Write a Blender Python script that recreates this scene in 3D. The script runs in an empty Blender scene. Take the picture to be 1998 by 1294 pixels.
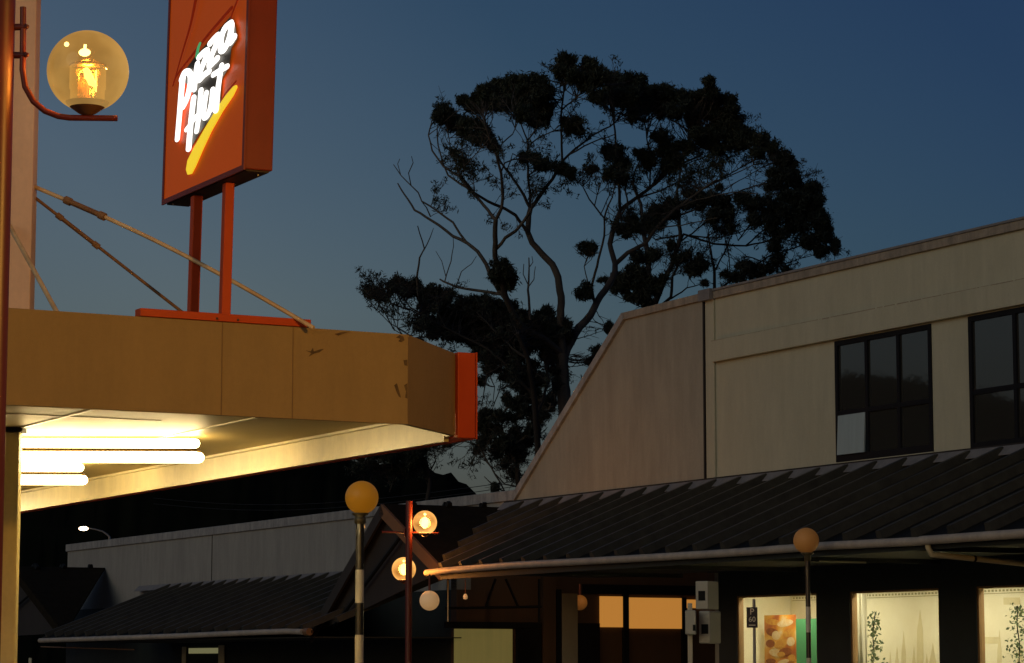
import bpy, math, random
from mathutils import Vector, Matrix
random.seed(7)
R = math.radians
scene = bpy.context.scene
COL = scene.collection
# ------------------------------------------------------------------ camera geometry
F = 5200.0; CX, CY = 999.0, 647.0; EYE = 1.6
PITCH = math.atan((1290 - CY) / F)
CP, SP = math.cos(PITCH), math.sin(PITCH)
U = Vector((-.4618, .887, 0)).normalized()      # along the street, away from the camera
V = Vector((U.y, -U.x, 0))                      # across the street, to the right
UP = Vector((0, 0, 1))

def ray(px, py):
    a = (px - CX) / F; b = (CY - py) / F
    return Vector((a, CP - b * SP, SP + b * CP))
def at(px, py, t):                 # point on the sight line at forward distance t
    d = ray(px, py); return Vector((0, 0, EYE)) + d * (t / d.y)
def hit_v(px, py, v):
    d = ray(px, py); return Vector((0, 0, EYE)) + d * (v / d.dot(V))
def hit_u(px, py, u):
    d = ray(px, py); return Vector((0, 0, EYE)) + d * (u / d.dot(U))
def hit_z(px, py, z):
    d = ray(px, py); return Vector((0, 0, EYE)) + d * ((z - EYE) / d.z)
def uvz(p): return (p.dot(U), p.dot(V), p.z)
def W(u, v, z): return U * u + V * v + UP * z
def px_u(px, py, v): return hit_v(px, py, v).dot(U)
def px_z(px, py, v): return hit_v(px, py, v).z
PXM = lambda t: t / F              # metres per photo pixel at distance t

cam_d = bpy.data.cameras.new('camera'); cam = bpy.data.objects.new('camera', cam_d); COL.objects.link(cam)
cam.location = (0, 0, EYE); cam.rotation_euler = (math.pi / 2 + PITCH, 0, 0)
cam_d.sensor_width = 36; cam_d.lens = F / 1998 * 36; cam_d.clip_start = .1; cam_d.clip_end = 6000
scene.camera = cam

# ------------------------------------------------------------------ materials
def mat(name, col, rough=.6, var=.0, vscale=3, stretch=(1, 1, 1), dark=None, bump=0, bscale=40, metal=0, emit=None, estr=0, spec=.5, coat=0, grunge=0):
    m = bpy.data.materials.new(name); m.use_nodes = True
    nt = m.node_tree; N = nt.nodes; L = nt.links
    b = N['Principled BSDF']
    b.inputs['Roughness'].default_value = rough; b.inputs['Metallic'].default_value = metal
    b.inputs['Specular IOR Level'].default_value = spec; b.inputs['Coat Weight'].default_value = coat
    b.inputs['Base Color'].default_value = (*col, 1)
    tc = N.new('ShaderNodeTexCoord')
    if var or dark:
        mp = N.new('ShaderNodeMapping'); mp.inputs['Scale'].default_value = stretch
        L.new(tc.outputs['Object'], mp.inputs['Vector'])
        n = N.new('ShaderNodeTexNoise'); n.inputs['Scale'].default_value = vscale; n.inputs['Detail'].default_value = 8; n.inputs['Roughness'].default_value = .65
        L.new(mp.outputs[0], n.inputs['Vector'])
        r = N.new('ShaderNodeValToRGB'); r.color_ramp.elements[0].position = .3; r.color_ramp.elements[1].position = .72
        d = dark or tuple(c * (1 - var) for c in col)
        r.color_ramp.elements[0].color = (*d, 1); r.color_ramp.elements[1].color = (*col, 1)
        L.new(n.outputs['Fac'], r.inputs[0]); L.new(r.outputs[0], b.inputs['Base Color'])
    if grunge:      # rain streaks and fine mottling in the surface
        prev = b.inputs['Base Color'].links[0].from_socket
        for sc_, st_, amt, p0, p1 in ((5.5, (1, 1, .16), grunge, .36, .62), (1.3, (1, 1, .8), grunge * .6, .40, .66), (26, (1, 1, 1), grunge * .55, .35, .65)):
            mg = N.new('ShaderNodeMapping'); mg.inputs['Scale'].default_value = st_; L.new(tc.outputs['Object'], mg.inputs['Vector'])
            ng = N.new('ShaderNodeTexNoise'); ng.inputs['Scale'].default_value = sc_; ng.inputs['Detail'].default_value = 6; ng.inputs['Roughness'].default_value = .7; L.new(mg.outputs[0], ng.inputs['Vector'])
            rg = N.new('ShaderNodeValToRGB'); rg.color_ramp.elements[0].position = p0; rg.color_ramp.elements[1].position = p1
            k_ = 1 - amt; rg.color_ramp.elements[0].color = (k_, k_, k_ * 1.01, 1); rg.color_ramp.elements[1].color = (1, 1, 1, 1); L.new(ng.outputs['Fac'], rg.inputs[0])
            xg = N.new('ShaderNodeMix'); xg.data_type = 'RGBA'; xg.blend_type = 'MULTIPLY'; xg.inputs[0].default_value = 1
            L.new(prev, xg.inputs[6]); L.new(rg.outputs[0], xg.inputs[7]); prev = xg.outputs[2]
        L.new(prev, b.inputs['Base Color'])
    if bump:
        n2 = N.new('ShaderNodeTexNoise'); n2.inputs['Scale'].default_value = bscale; n2.inputs['Detail'].default_value = 5
        L.new(tc.outputs['Object'], n2.inputs['Vector'])
        bp = N.new('ShaderNodeBump'); bp.inputs['Strength'].default_value = bump; bp.inputs['Distance'].default_value = .02
        L.new(n2.outputs['Fac'], bp.inputs['Height']); L.new(bp.outputs[0], b.inputs['Normal'])
    if emit:
        b.inputs['Emission Color'].default_value = (*emit, 1); b.inputs['Emission Strength'].default_value = estr
    return m

def glow(name, col, s):
    return mat(name, tuple(min(.8, c) for c in col), .5, emit=col, estr=s)

def globe_mat(name, tint, em, est, amp=1.5):
    m = bpy.data.materials.new(name); m.use_nodes = True
    nt = m.node_tree; N = nt.nodes; L = nt.links; N.clear()
    o = N.new('ShaderNodeOutputMaterial')
    tr = N.new('ShaderNodeBsdfTransparent'); tr.inputs[0].default_value = (*tint, 1)
    e = N.new('ShaderNodeEmission'); e.inputs[0].default_value = (*em, 1); e.inputs[1].default_value = est
    g = N.new('ShaderNodeBsdfGlossy'); g.inputs['Roughness'].default_value = .08; g.inputs[0].default_value = (1, .9, .7, 1)
    lw = N.new('ShaderNodeLayerWeight'); lw.inputs[0].default_value = .35
    n = N.new('ShaderNodeTexNoise'); n.inputs['Scale'].default_value = 3.2; n.inputs['Detail'].default_value = 3
    tc = N.new('ShaderNodeTexCoord'); L.new(tc.outputs['Object'], n.inputs['Vector'])
    ml = N.new('ShaderNodeMath'); ml.operation = 'MULTIPLY_ADD'; L.new(n.outputs['Fac'], ml.inputs[0]); ml.inputs[1].default_value = amp; ml.inputs[2].default_value = .27 - amp * .5; ml.use_clamp = True
    ad = N.new('ShaderNodeMath'); ad.operation = 'MULTIPLY_ADD'; L.new(lw.outputs['Facing'], ad.inputs[0]); ad.inputs[1].default_value = .45; L.new(ml.outputs[0], ad.inputs[2]); ad.use_clamp = True
    m1 = N.new('ShaderNodeMixShader'); L.new(ad.outputs[0], m1.inputs[0]); L.new(tr.outputs[0], m1.inputs[1]); L.new(e.outputs[0], m1.inputs[2])
    p5 = N.new('ShaderNodeMath'); p5.operation = 'POWER'; L.new(lw.outputs['Facing'], p5.inputs[0]); p5.inputs[1].default_value = 5
    f5 = N.new('ShaderNodeMath'); f5.operation = 'MULTIPLY_ADD'; L.new(p5.outputs[0], f5.inputs[0]); f5.inputs[1].default_value = .5; f5.inputs[2].default_value = .04
    m2 = N.new('ShaderNodeMixShader'); L.new(f5.outputs[0], m2.inputs[0]); L.new(m1.outputs[0], m2.inputs[1]); L.new(g.outputs[0], m2.inputs[2])
    L.new(m2.outputs[0], o.inputs[0]); return m

def glass_mat(name, tint=(.92, .95, .93), refl=.08):
    m = bpy.data.materials.new(name); m.use_nodes = True
    nt = m.node_tree; N = nt.nodes; L = nt.links; N.clear()
    o = N.new('ShaderNodeOutputMaterial')
    tr = N.new('ShaderNodeBsdfTransparent'); tr.inputs[0].default_value = (*tint, 1)
    g = N.new('ShaderNodeBsdfGlossy'); g.inputs['Roughness'].default_value = .03
    fc = N.new('ShaderNodeLayerWeight'); fc.inputs[0].default_value = .5
    pw_ = N.new('ShaderNodeMath'); pw_.operation = 'POWER'; L.new(fc.outputs['Facing'], pw_.inputs[0]); pw_.inputs[1].default_value = 4
    lw = N.new('ShaderNodeMath'); lw.operation = 'MULTIPLY_ADD'; L.new(pw_.outputs[0], lw.inputs[0]); lw.inputs[1].default_value = .6; lw.inputs[2].default_value = .03
    mx = N.new('ShaderNodeMixShader'); L.new(lw.outputs[0], mx.inputs[0]); L.new(tr.outputs[0], mx.inputs[1]); L.new(g.outputs[0], mx.inputs[2])
    L.new(mx.outputs[0], o.inputs[0]); return m

M = {}
M['cream_wall'] = mat('cream_render', (.50, .515, .385), .85, vscale=1.1, stretch=(1, 1, .22), dark=(.44, .45, .33), bump=.15, bscale=30, grunge=0.09)
M['brown_wall'] = mat('weathered_render', (.385, .385, .31), .85, vscale=1.6, stretch=(1, 1, .12), dark=(.30, .295, .235), bump=.15, bscale=30, grunge=0.13)
M['grey_wall'] = mat('grey_concrete', (.36, .37, .34), .9, vscale=1.5, stretch=(1, 1, .15), dark=(.28, .29, .27), bump=.15, bscale=30, grunge=0.13)
M['coping'] = mat('weathered_coping', (.50, .51, .49), .7, vscale=4, dark=(.33, .345, .34), grunge=0.35)
M['coping_cream'] = mat('cream_coping', (.46, .41, .31), .7, vscale=4, dark=(.31, .29, .24), grunge=0.35)
M['flashing'] = mat('lead_flashing', (.23, .225, .22), .55, vscale=6, dark=(.14, .14, .14))
M['roof'] = mat('dark_roof_metal', (.016, .0175, .0145), .6, vscale=5, dark=(.007, .008, .0065), bump=.2, bscale=25, spec=.15, grunge=0.35)
M['porch_roof'] = mat('brown_porch_roof', (.022, .018, .010), .8, vscale=5, dark=(.012, .010, .006), spec=.05)
M['roof_rib'] = mat('roof_rib_metal_lit', (.055, .056, .046), .5, vscale=5, dark=(.028, .029, .025), spec=.25)  # lighter than the troughs: light on the rib faces put into the colour
M['gutter'] = mat('painted_gutter', (.56, .50, .40), .5, vscale=3, dark=(.42, .38, .31), grunge=0.2)
M['pipe'] = mat('painted_downpipe', (.58, .52, .32), .5, var=.2)
M['dark_green'] = mat('dark_green_paint', (.022, .032, .03), .7, var=.3)
M['soffit_dark'] = mat('dark_awning_lining', (.03, .034, .028), .8, var=.3)
M['frame'] = mat('black_window_frame', (.007, .009, .012), .7, spec=.15)
M['pane'] = mat('dark_window_glass', (.030, .031, .028), .03, spec=1.0, bump=.12, bscale=.9, coat=.8)
M['pane_curtain'] = mat('pane_with_curtain', (.33, .43, .45), .3, stretch=(8, 8, .4), vscale=2, var=.15, spec=.6)
M['blind'] = mat('grey_blind', (.035, .035, .033), .8, stretch=(6, 6, .3), vscale=2, var=.5)
M['seam'] = mat('joint_black', (.015, .014, .013), .8)
M['canopy'] = mat('tan_canopy_panel', (.385, .275, .108), .75, vscale=1.6, dark=(.345, .245, .093), bump=.15, bscale=60, grunge=0.09)
M['canopy_joint'] = mat('panel_joint', (.20, .13, .06), .8)
M['scuff'] = mat('dark_scuff', (.20, .135, .055), .9, vscale=14, dark=(.05, .03, .015))
M['canopy_roof'] = mat('canopy_roof', (.12, .10, .08), .8)
M['soffit'] = mat('cream_soffit', (.62, .48, .20), .5, vscale=.7, dark=(.48, .37, .14), bump=.5, bscale=1.3)
M['soffit_trim'] = mat('cream_trim', (.80, .70, .42), .4, vscale=2, dark=(.72, .62, .34), grunge=0.14)
M['post_cream'] = mat('cream_post_paint', (.92, .82, .42), .55, vscale=3, dark=(.86, .75, .36), grunge=0.12)
M['mast'] = mat('pink_cream_mast', (.90, .66, .46), .6, vscale=1, dark=(.82, .59, .40), grunge=0.12)
M['rod'] = mat('stay_rod_paint', (.80, .62, .32), .5, vscale=6, dark=(.5, .34, .15))
M['rod_rusty'] = mat('rusty_turnbuckle', (.32, .18, .07), .8, vscale=9, dark=(.16, .08, .035), bump=.3, bscale=60)
M['sign_red'] = mat('red_sign_enamel', (.31, .038, .009), .4, vscale=2, dark=(.25, .03, .008), grunge=0.1)
M['sign_face'] = mat('backlit_red_sign_face', (.50, .055, .012), .4, vscale=2, dark=(.43, .045, .010), emit=(.9, .14, .006), estr=.21, spec=.1)
M['sign_red_dark'] = mat('dark_red_outline', (.30, .02, .006), .6, emit=(.9, .06, .006), estr=.11, spec=.1)
M['sign_under'] = mat('sign_underside', (.07, .045, .025), .7, var=.3)
M['sign_black'] = mat('sign_black', (.05, .04, .022), .5)
M['steel_red'] = mat('red_painted_steel', (.60, .085, .018), .45, vscale=3, dark=(.52, .07, .015), spec=.2)
M['letter_white'] = glow('lit_white_lettering', (1, .97, .93), 1.7)
M['letter_yellow'] = glow('lit_yellow_swoosh', (.95, .66, .03), .8)
M['letter_green'] = glow('lit_green_accent', (.07, .45, .17), .6)
M['tube'] = glow('lit_fluorescent_tube', (1, .74, .34), 38)
M['batten'] = mat('lamp_batten', (.16, .11, .05), .6)
M['pole_dark_red'] = mat('dark_red_pole_paint', (.10, .02, .014), .4, vscale=3, dark=(.08, .015, .01))
M['pole_red'] = mat('red_lamp_post_paint', (.13, .018, .009), .4, var=.2)
M['globe_amber'] = globe_mat('amber_globe', (.72, .50, .22), (1, .57, .15), .72, 1.1)
M['globe_far'] = globe_mat('amber_globe_far', (.9, .6, .3), (1, .52, .14), 1.6)
M['bulb'] = glow('lit_bulb', (1, .85, .5), 9)
M['bulb_far'] = glow('lit_bulb_far', (1, .80, .42), 7)
M['refractor'] = globe_mat('frosted_refractor', (.95, .8, .5), (1, .70, .28), .9, .15)
M['gear'] = mat('lamp_gear_cup', (.10, .045, .02), .4)
M['gear_metal'] = mat('lamp_gear_metal', (.4, .28, .12), .3, metal=.6)
M['globe_white'] = mat('opal_globe', (.72, .60, .42), .5, emit=(.9, .48, .18), estr=.27)  # faint warm glow put into the globe colour; bare bulb shares it
M['beacon'] = mat('orange_beacon_plastic', (.70, .32, .02), .45, vscale=3, var=.08, emit=(.9, .34, .015), estr=.13)
M['beacon_dim'] = mat('orange_beacon_plastic_dim', (.52, .26, .07), .6, vscale=3, var=.12, emit=(.8, .3, .06), estr=.05)
M['band_black'] = mat('black_band', (.018, .017, .014), .3, coat=.3)
M['band_white'] = mat('white_band', (.66, .62, .50), .5, vscale=6, var=.12)
M['cup'] = mat('beacon_collar', (.12, .10, .05), .4, metal=.4)
M['bark'] = mat('smooth_gum_bark', (.105, .09, .07), .85, vscale=2.5, stretch=(1, 1, .3), dark=(.04, .034, .028), bump=.3, bscale=8)
M['bark_dark'] = mat('dark_gum_bark', (.035, .03, .026), .9, vscale=2.5, var=.4)
M['leaf'] = mat('gum_leaf', (.022, .034, .018), .75, vscale=.6, dark=(.014, .022, .014))
M['leaf2'] = mat('gum_leaf_dark', (.017, .026, .016), .75, vscale=.6, dark=(.011, .017, .012))
M['hill'] = mat('bush_covered_hill', (.013, .0145, .0095), 1, vscale=.05, dark=(.008, .009, .006), spec=0)
M['ground'] = mat('ground', (.07, .07, .06), .95, var=.3, vscale=.5)
M['asphalt'] = mat('asphalt', (.045, .045, .045), .9, var=.3, vscale=8, bump=.3, bscale=80)
M['paving'] = mat('paving', (.22, .2, .18), .85, var=.25, vscale=4)
M['kerb'] = mat('kerb', (.3, .29, .27), .85, var=.2)
M['paint_white'] = mat('road_paint', (.7, .7, .66), .7, var=.1, vscale=6)
M['room'] = mat('cream_shop_wall', (.84, .76, .52), .8, vscale=2.2, dark=(.76, .67, .43))
M['mural'] = mat('faint_mural_paint', (.60, .50, .28), .8, vscale=5, dark=(.70, .60, .34))
M['mural_dark'] = mat('mural_line_paint', (.36, .31, .15), .8)
M['curtain'] = mat('cream_curtain', (.88, .80, .55), .9, stretch=(10, 10, .3), vscale=2, var=.12)
M['wood'] = mat('brown_window_reveal', (.30, .17, .06), .6, vscale=4, stretch=(1, 1, .2), var=.3)
M['plant'] = mat('ivy_leaf', (.06, .10, .045), .6, vscale=9, dark=(.16, .20, .08))
M['poster_green'] = mat('green_poster', (.10, .34, .13), .5, var=.1)
M['box_grey'] = mat('grey_metal_housing', (.34, .35, .30), .45, vscale=3, var=.12)
M['box_window'] = mat('dark_square_lens', (.01, .012, .012), .7, spec=.1)
M['galv'] = mat('galvanised_steel', (.26, .25, .25), .4, metal=.3, var=.2)
M['sign_plate'] = mat('parking_plate', (.012, .017, .03), .45)
M['plate_text'] = mat('white_sign_text', (.6, .58, .48), .5)
M['lit_orange'] = mat('lit_blind', (.5, .3, .1), .8, vscale=.8, var=.1, emit=(.62, .255, .045), estr=.68)
M['lit_green'] = mat('dim_lit_window', (.3, .27, .1), .8, stretch=(4, 4, .2), vscale=1.5, var=.3, emit=(.115, .095, .028), estr=.75)
M['arcade_brown'] = mat('brown_arcade_lining', (.10, .058, .028), .8, vscale=1, stretch=(1, 1, .2), dark=(.06, .038, .02))
M['arcade_grey'] = mat('arcade_column', (.16, .165, .12), .7, vscale=2, stretch=(1, 1, .3), var=.25)
M['porch_clad'] = mat('brown_gable_cladding', (.03, .027, .024), .8, vscale=2, var=.3)
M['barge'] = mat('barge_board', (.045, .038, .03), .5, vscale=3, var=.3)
M['barge_lamplit'] = mat('lamplit_barge_board', (.24, .13, .055), .5, vscale=3, var=.3)  # orange lamplight put into the board colour; gutter end and conduit share it
M['street_head'] = glow('lit_street_lamp', (1, .72, .42), 12)
def poster_mat():
    m = bpy.data.materials.new('food_photo_print'); m.use_nodes = True
    N = m.node_tree.nodes; L = m.node_tree.links; b = N['Principled BSDF']; b.inputs['Roughness'].default_value = .5
    tc = N.new('ShaderNodeTexCoord'); v = N.new('ShaderNodeTexVoronoi'); v.inputs['Scale'].default_value = 4.5; v.feature = 'SMOOTH_F1'
    n = N.new('ShaderNodeTexNoise'); n.inputs['Scale'].default_value = 4; n.inputs['Detail'].default_value = 5
    L.new(tc.outputs['Object'], n.inputs['Vector'])
    mx = N.new('ShaderNodeMix'); mx.data_type = 'VECTOR'; mx.inputs[0].default_value = .25
    L.new(tc.outputs['Object'], mx.inputs[4]); L.new(n.outputs['Color'], mx.inputs[5]); L.new(mx.outputs[1], v.inputs['Vector'])
    r = N.new('ShaderNodeValToRGB'); cr = r.color_ramp
    cr.elements[0].position = .05; cr.elements[0].color = (.85, .62, .33, 1); cr.elements[1].position = .85; cr.elements[1].color = (.35, .07, .02, 1)
    for p, c in ((.28, (.82, .42, .07, 1)), (.42, (.75, .27, .03, 1)), (.56, (.48, .13, .03, 1))):
        e = cr.elements.new(p); e.color = c
    L.new(v.outputs['Distance'], r.inputs[0]); L.new(r.outputs[0], b.inputs['Base Color']); return m
M['poster'] = poster_mat()
M['food_cream'] = mat('printed_cream', (.88, .70, .42), .6, vscale=14, dark=(.78, .45, .14))
M['food_orange'] = mat('printed_orange', (.80, .42, .07), .6, vscale=14, dark=(.60, .22, .03))
M['food_brown'] = mat('printed_brown', (.45, .14, .03), .6, vscale=14, dark=(.22, .05, .015))
M['pale_frame'] = mat('pale_frame', (.62, .6, .4), .6)

# ------------------------------------------------------------------ mesh building
class MB:
    def __init__(s): s.v = []; s.f = []; s.sm = []; s.mi = []
    def add(s, vs, fs, smooth=False, mi=0):
        o = len(s.v); s.v += [Vector(p) for p in vs]
        for f in fs: s.f.append([i + o for i in f]); s.sm.append(smooth); s.mi.append(mi)
        return s
    def frame_box(s, o, ex, ey, ez, mi=0):       # corner + three edge vectors
        vs = [o + ex * i + ey * j + ez * k for k in (0, 1) for j in (0, 1) for i in (0, 1)]
        fs = [(0, 2, 3, 1), (4, 5, 7, 6), (0, 1, 5, 4), (1, 3, 7, 5), (3, 2, 6, 7), (2, 0, 4, 6)]
        if ex.cross(ey).dot(ez) < 0: fs = [f[::-1] for f in fs]
        return s.add(vs, fs, mi=mi)
    def box(s, u0, u1, v0, v1, z0, z1, mi=0):    # street-aligned box
        return s.frame_box(W(u0, v0, z0), U * (u1 - u0), V * (v1 - v0), UP * (z1 - z0), mi)
    def prism(s, pts, d, mi=0):                  # polygon extruded by vector d
        n = len(pts); pts = [Vector(p) for p in pts]
        nrm = Vector((0, 0, 0))
        for i in range(n): nrm += (pts[i] - pts[0]).cross(pts[(i + 1) % n] - pts[0])
        vs = pts + [p + d for p in pts]
        a = list(range(n)); fs = []
        if nrm.dot(d) > 0: fs.append(a[::-1]); fs.append([i + n for i in a]); fl = False
        else: fs.append(a); fs.append([i + n for i in a][::-1]); fl = True
        for i in range(n):
            q = (i, (i + 1) % n, (i + 1) % n + n, i + n); fs.append(q[::-1] if fl else q)
        return s.add(vs, fs, mi=mi)
    def tube(s, path, rad, seg=10, cap=True, flat=None, mi=0, widen=None):
        path = [Vector(p) for p in path]; n = len(path)
        if not isinstance(rad, (list, tuple)): rad = [rad] * n
        ref = None; rings = []
        for i, p in enumerate(path):
            d = (path[min(i + 1, n - 1)] - path[max(i - 1, 0)])
            d = d.normalized() if d.length > 1e-9 else UP
            if ref is None:
                ref = d.cross(Vector((.31, .77, .12))).normalized()
            ref = (ref - d * ref.dot(d)).normalized(); b = d.cross(ref)
            ring = []
            for k in range(seg):
                a = 2 * math.pi * k / seg; off = (ref * math.cos(a) + b * math.sin(a)) * rad[i]
                if widen: off += widen[0] * off.dot(widen[0]) * (widen[1] - 1)
                if flat: off -= flat[0] * off.dot(flat[0]) * (1 - flat[1])
                ring.append(p + off)
            rings += ring
        fs = [(i * seg + k, i * seg + (k + 1) % seg, (i + 1) * seg + (k + 1) % seg, (i + 1) * seg + k) for i in range(n - 1) for k in range(seg)]
        s.add(rings, fs, True, mi)
        if cap:
            s.add(rings[:seg], [list(range(seg))[::-1]], mi=mi); s.add(rings[-seg:], [list(range(seg))], mi=mi)
        return s
    def ball(s, c, r, seg=24, rings=14, sc=(1, 1, 1), mi=0, lo=0., hi=math.pi):
        c = Vector(c); vs = []; fs = []
        for i in range(rings + 1):
            th = lo + (hi - lo) * i / rings
            for k in range(seg):
                a = 2 * math.pi * k / seg
                vs.append(c + Vector((math.sin(th) * math.cos(a) * r * sc[0], math.sin(th) * math.sin(a) * r * sc[1], math.cos(th) * r * sc[2])))
        for i in range(rings):
            for k in range(seg):
                fs.append((i * seg + k, (i + 1) * seg + k, (i + 1) * seg + (k + 1) % seg, i * seg + (k + 1) % seg))
        return s.add(vs, fs, True, mi)
    def lathe(s, c, prof, seg=24, mi=0):         # profile [(r, z)] about the vertical through c
        c = Vector(c); vs = []; fs = []
        for r, z in prof:
            for k in range(seg):
                a = 2 * math.pi * k / seg; vs.append(c + Vector((r * math.cos(a), r * math.sin(a), z)))
        for i in range(len(prof) - 1):
            for k in range(seg): fs.append((i * seg + k, i * seg + (k + 1) % seg, (i + 1) * seg + (k + 1) % seg, (i + 1) * seg + k))
        return s.add(vs, fs, True, mi)
    def build(s, name, mats, parent=None, base=None, bevel=0):
        if not isinstance(mats, (list, tuple)): mats = [mats]
        me = bpy.data.meshes.new(name)
        wl = world_loc(parent) if parent else Vector((0, 0, 0))
        if parent is None and base is not None: wl = Vector(base)
        me.from_pydata([p - wl for p in s.v], [], s.f)
        me.polygons.foreach_set('use_smooth', s.sm); me.polygons.foreach_set('material_index', s.mi)
        for m in mats: me.materials.append(m)
        me.update()
        o = bpy.data.objects.new(name, me); COL.objects.link(o)
        if parent: o.parent = parent
        else: o.location = wl
        if bevel:
            b = o.modifiers.new('bevel', 'BEVEL'); b.width = bevel; b.segments = 2; b.limit_method = 'ANGLE'
        return o
def world_loc(o):
    l = Vector((0, 0, 0))
    while o is not None: l += o.location; o = o.parent
    return l
def tag(o, label=None, cat=None, group=None, kind=None):
    if label: o['label'] = label
    if cat: o['category'] = cat
    if group: o['group'] = group
    if kind: o['kind'] = kind
    return o
def thing(name, loc, label, cat, group=None):
    o = bpy.data.objects.new(name, None); COL.objects.link(o); o.location = loc; o.empty_display_size = .2
    return tag(o, label, cat, group)
def light(name, loc, power, col, rad=.1, kind='POINT', size=None, rot=None, parent=None):
    d = bpy.data.lights.new(name, kind); d.energy = power; d.color = col
    if kind == 'POINT': d.shadow_soft_size = rad
    if kind == 'AREA': d.shape = 'RECTANGLE'; d.size = size[0]; d.size_y = size[1]
    o = bpy.data.objects.new(name, d); COL.objects.link(o)
    o.location = Vector(loc)
    if rot is not None: o.rotation_euler = rot
    return o

# ------------------------------------------------------------------ sky and daylight
SUN_AZ_DIR = Vector((-.62, -.78, 0)).normalized()     # horizontal direction towards the afterglow
SUN_EL = 24
w = bpy.data.worlds.new('World'); scene.world = w; w.use_nodes = True
N = w.node_tree.nodes; L = w.node_tree.links; N.clear()
out = N.new('ShaderNodeOutputWorld'); bg = N.new('ShaderNodeBackground'); sky = N.new('ShaderNodeTexSky')
sky.sky_type = 'NISHITA'; sky.sun_disc = False
sky.sun_elevation = R(6); sky.sun_rotation = math.atan2(SUN_AZ_DIR.x, SUN_AZ_DIR.y)
sky.air_density = 1.2; sky.dust_density = 1.5; sky.ozone_density = 3.0
bg.inputs['Strength'].default_value = .1
tcw = N.new('ShaderNodeTexCoord'); dt = N.new('ShaderNodeVectorMath'); dt.operation = 'DOT_PRODUCT'; L.new(tcw.outputs['Generated'], dt.inputs[0]); dt.inputs[1].default_value = (2.67, .0, 2.38)
rw = N.new('ShaderNodeValToRGB'); L.new(dt.outputs['Value'], rw.inputs[0])
# dusk: the side of the sky away from the afterglow is deeper and bluer
SKY_RAMP = [(0.0, (.72, .62, .70)), (.55, (.29, .345, .465)), (1.0, (.17, .225, .375))]
for i, (p_, c_) in enumerate(SKY_RAMP):
    e_ = rw.color_ramp.elements[i] if i < 2 else rw.color_ramp.elements.new(p_)
    e_.position = p_; e_.color = (*c_, 1)
mxw = N.new('ShaderNodeMix'); mxw.data_type = 'RGBA'; mxw.blend_type = 'MULTIPLY'; mxw.inputs[0].default_value = 1
sz = N.new('ShaderNodeSeparateXYZ'); L.new(tcw.outputs['Generated'], sz.inputs[0])
rz = N.new('ShaderNodeValToRGB'); rz.color_ramp.elements[0].color = (.34, .42, .72, 1); rz.color_ramp.elements[1].position = .13; L.new(sz.outputs['Z'], rz.inputs[0])
mz = N.new('ShaderNodeMix'); mz.data_type = 'RGBA'; mz.blend_type = 'MULTIPLY'; mz.inputs[0].default_value = 1
L.new(sky.outputs[0], mxw.inputs[6]); L.new(rw.outputs[0], mxw.inputs[7]); L.new(mxw.outputs[2], mz.inputs[6]); L.new(rz.outputs[0], mz.inputs[7]); L.new(mz.outputs[2], bg.inputs['Color']); L.new(bg.outputs[0], out.inputs[0])
sd = bpy.data.lights.new('sun', 'SUN'); sd.energy = .2; sd.angle = R(35); sd.color = (1, 1, .75)
so = bpy.data.objects.new('sun', sd); COL.objects.link(so)
sdir = SUN_AZ_DIR * math.cos(R(SUN_EL)) + UP * math.sin(R(SUN_EL))
so.rotation_euler = sdir.to_track_quat('Z', 'Y').to_euler()
vs = scene.view_settings; vs.view_transform = 'Standard'; vs.look = 'None'; vs.exposure = 0; vs.gamma = 1

# ------------------------------------------------------------------ ground
VG, VWALL = 19.53, 22.73
def gz(u): return -.9 * max(0, min(1, (u - 37) / 9))
def sheet(name, u0, u1, v0, v1, dz, m, nu=60, nv=2, label=None):
    mb = MB(); vs_ = []; fs_ = []
    for i in range(nu + 1):
        uu = u0 + (u1 - u0) * i / nu
        for j in range(nv + 1):
            vs_.append(W(uu, v0 + (v1 - v0) * j / nv, gz(uu) + dz))
    for i in range(nu):
        for j in range(nv): fs_.append((i * (nv + 1) + j, i * (nv + 1) + j + 1, (i + 1) * (nv + 1) + j + 1, (i + 1) * (nv + 1) + j))
    fs_ = [f[::-1] for f in fs_]
    mb.add(vs_, fs_); o = mb.build(name, m); o['kind'] = 'structure'; return o
us = [-600, -60, -10, 20, 30] + [37 + .75 * i for i in range(13)] + [55, 80, 200, 1500]
mb = MB(); vv = [-900, -50, 0, 20, 60, 900]
pts = [W(a, b, gz(a) - .12) for a in us for b in vv]
mb.add(pts, [(i * 6 + j + 1, i * 6 + j, (i + 1) * 6 + j, (i + 1) * 6 + j + 1)[::-1] for i in range(len(us) - 1) for j in range(5)])
mb.build('ground', M['ground'])['kind'] = 'structure'
sheet('road', -20, 120, 8.3, 17.2, -.10, M['asphalt'])
sheet('pavement', -20, 120, 17.4, 34, .02, M['paving'])
sheet('pavement', -20, 120, -2, 8.1, .02, M['paving'])
mb = MB()
for v0 in (8.1, 17.2):
    for i in range(70):
        a = -20 + 2 * i
        mb.prism([W(a, v0, gz(a) + .024), W(a + 2, v0, gz(a + 2) + .024), W(a + 2, v0 + .2, gz(a + 2) + .024), W(a, v0 + .2, gz(a) + .024)], UP * -.2)
mb.build('kerb', M['kerb'])['kind'] = 'structure'
mb = MB()
for k in range(8):
    v0 = 8.6 + k * 1.1
    mb.add([W(25.5, v0, -.092), W(29, v0, -.092), W(29, v0 + .55, -.092), W(25.5, v0 + .55, -.092)], [(3, 2, 1, 0)])
mb.build('road_markings', M['paint_white'])['kind'] = 'structure'

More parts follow.
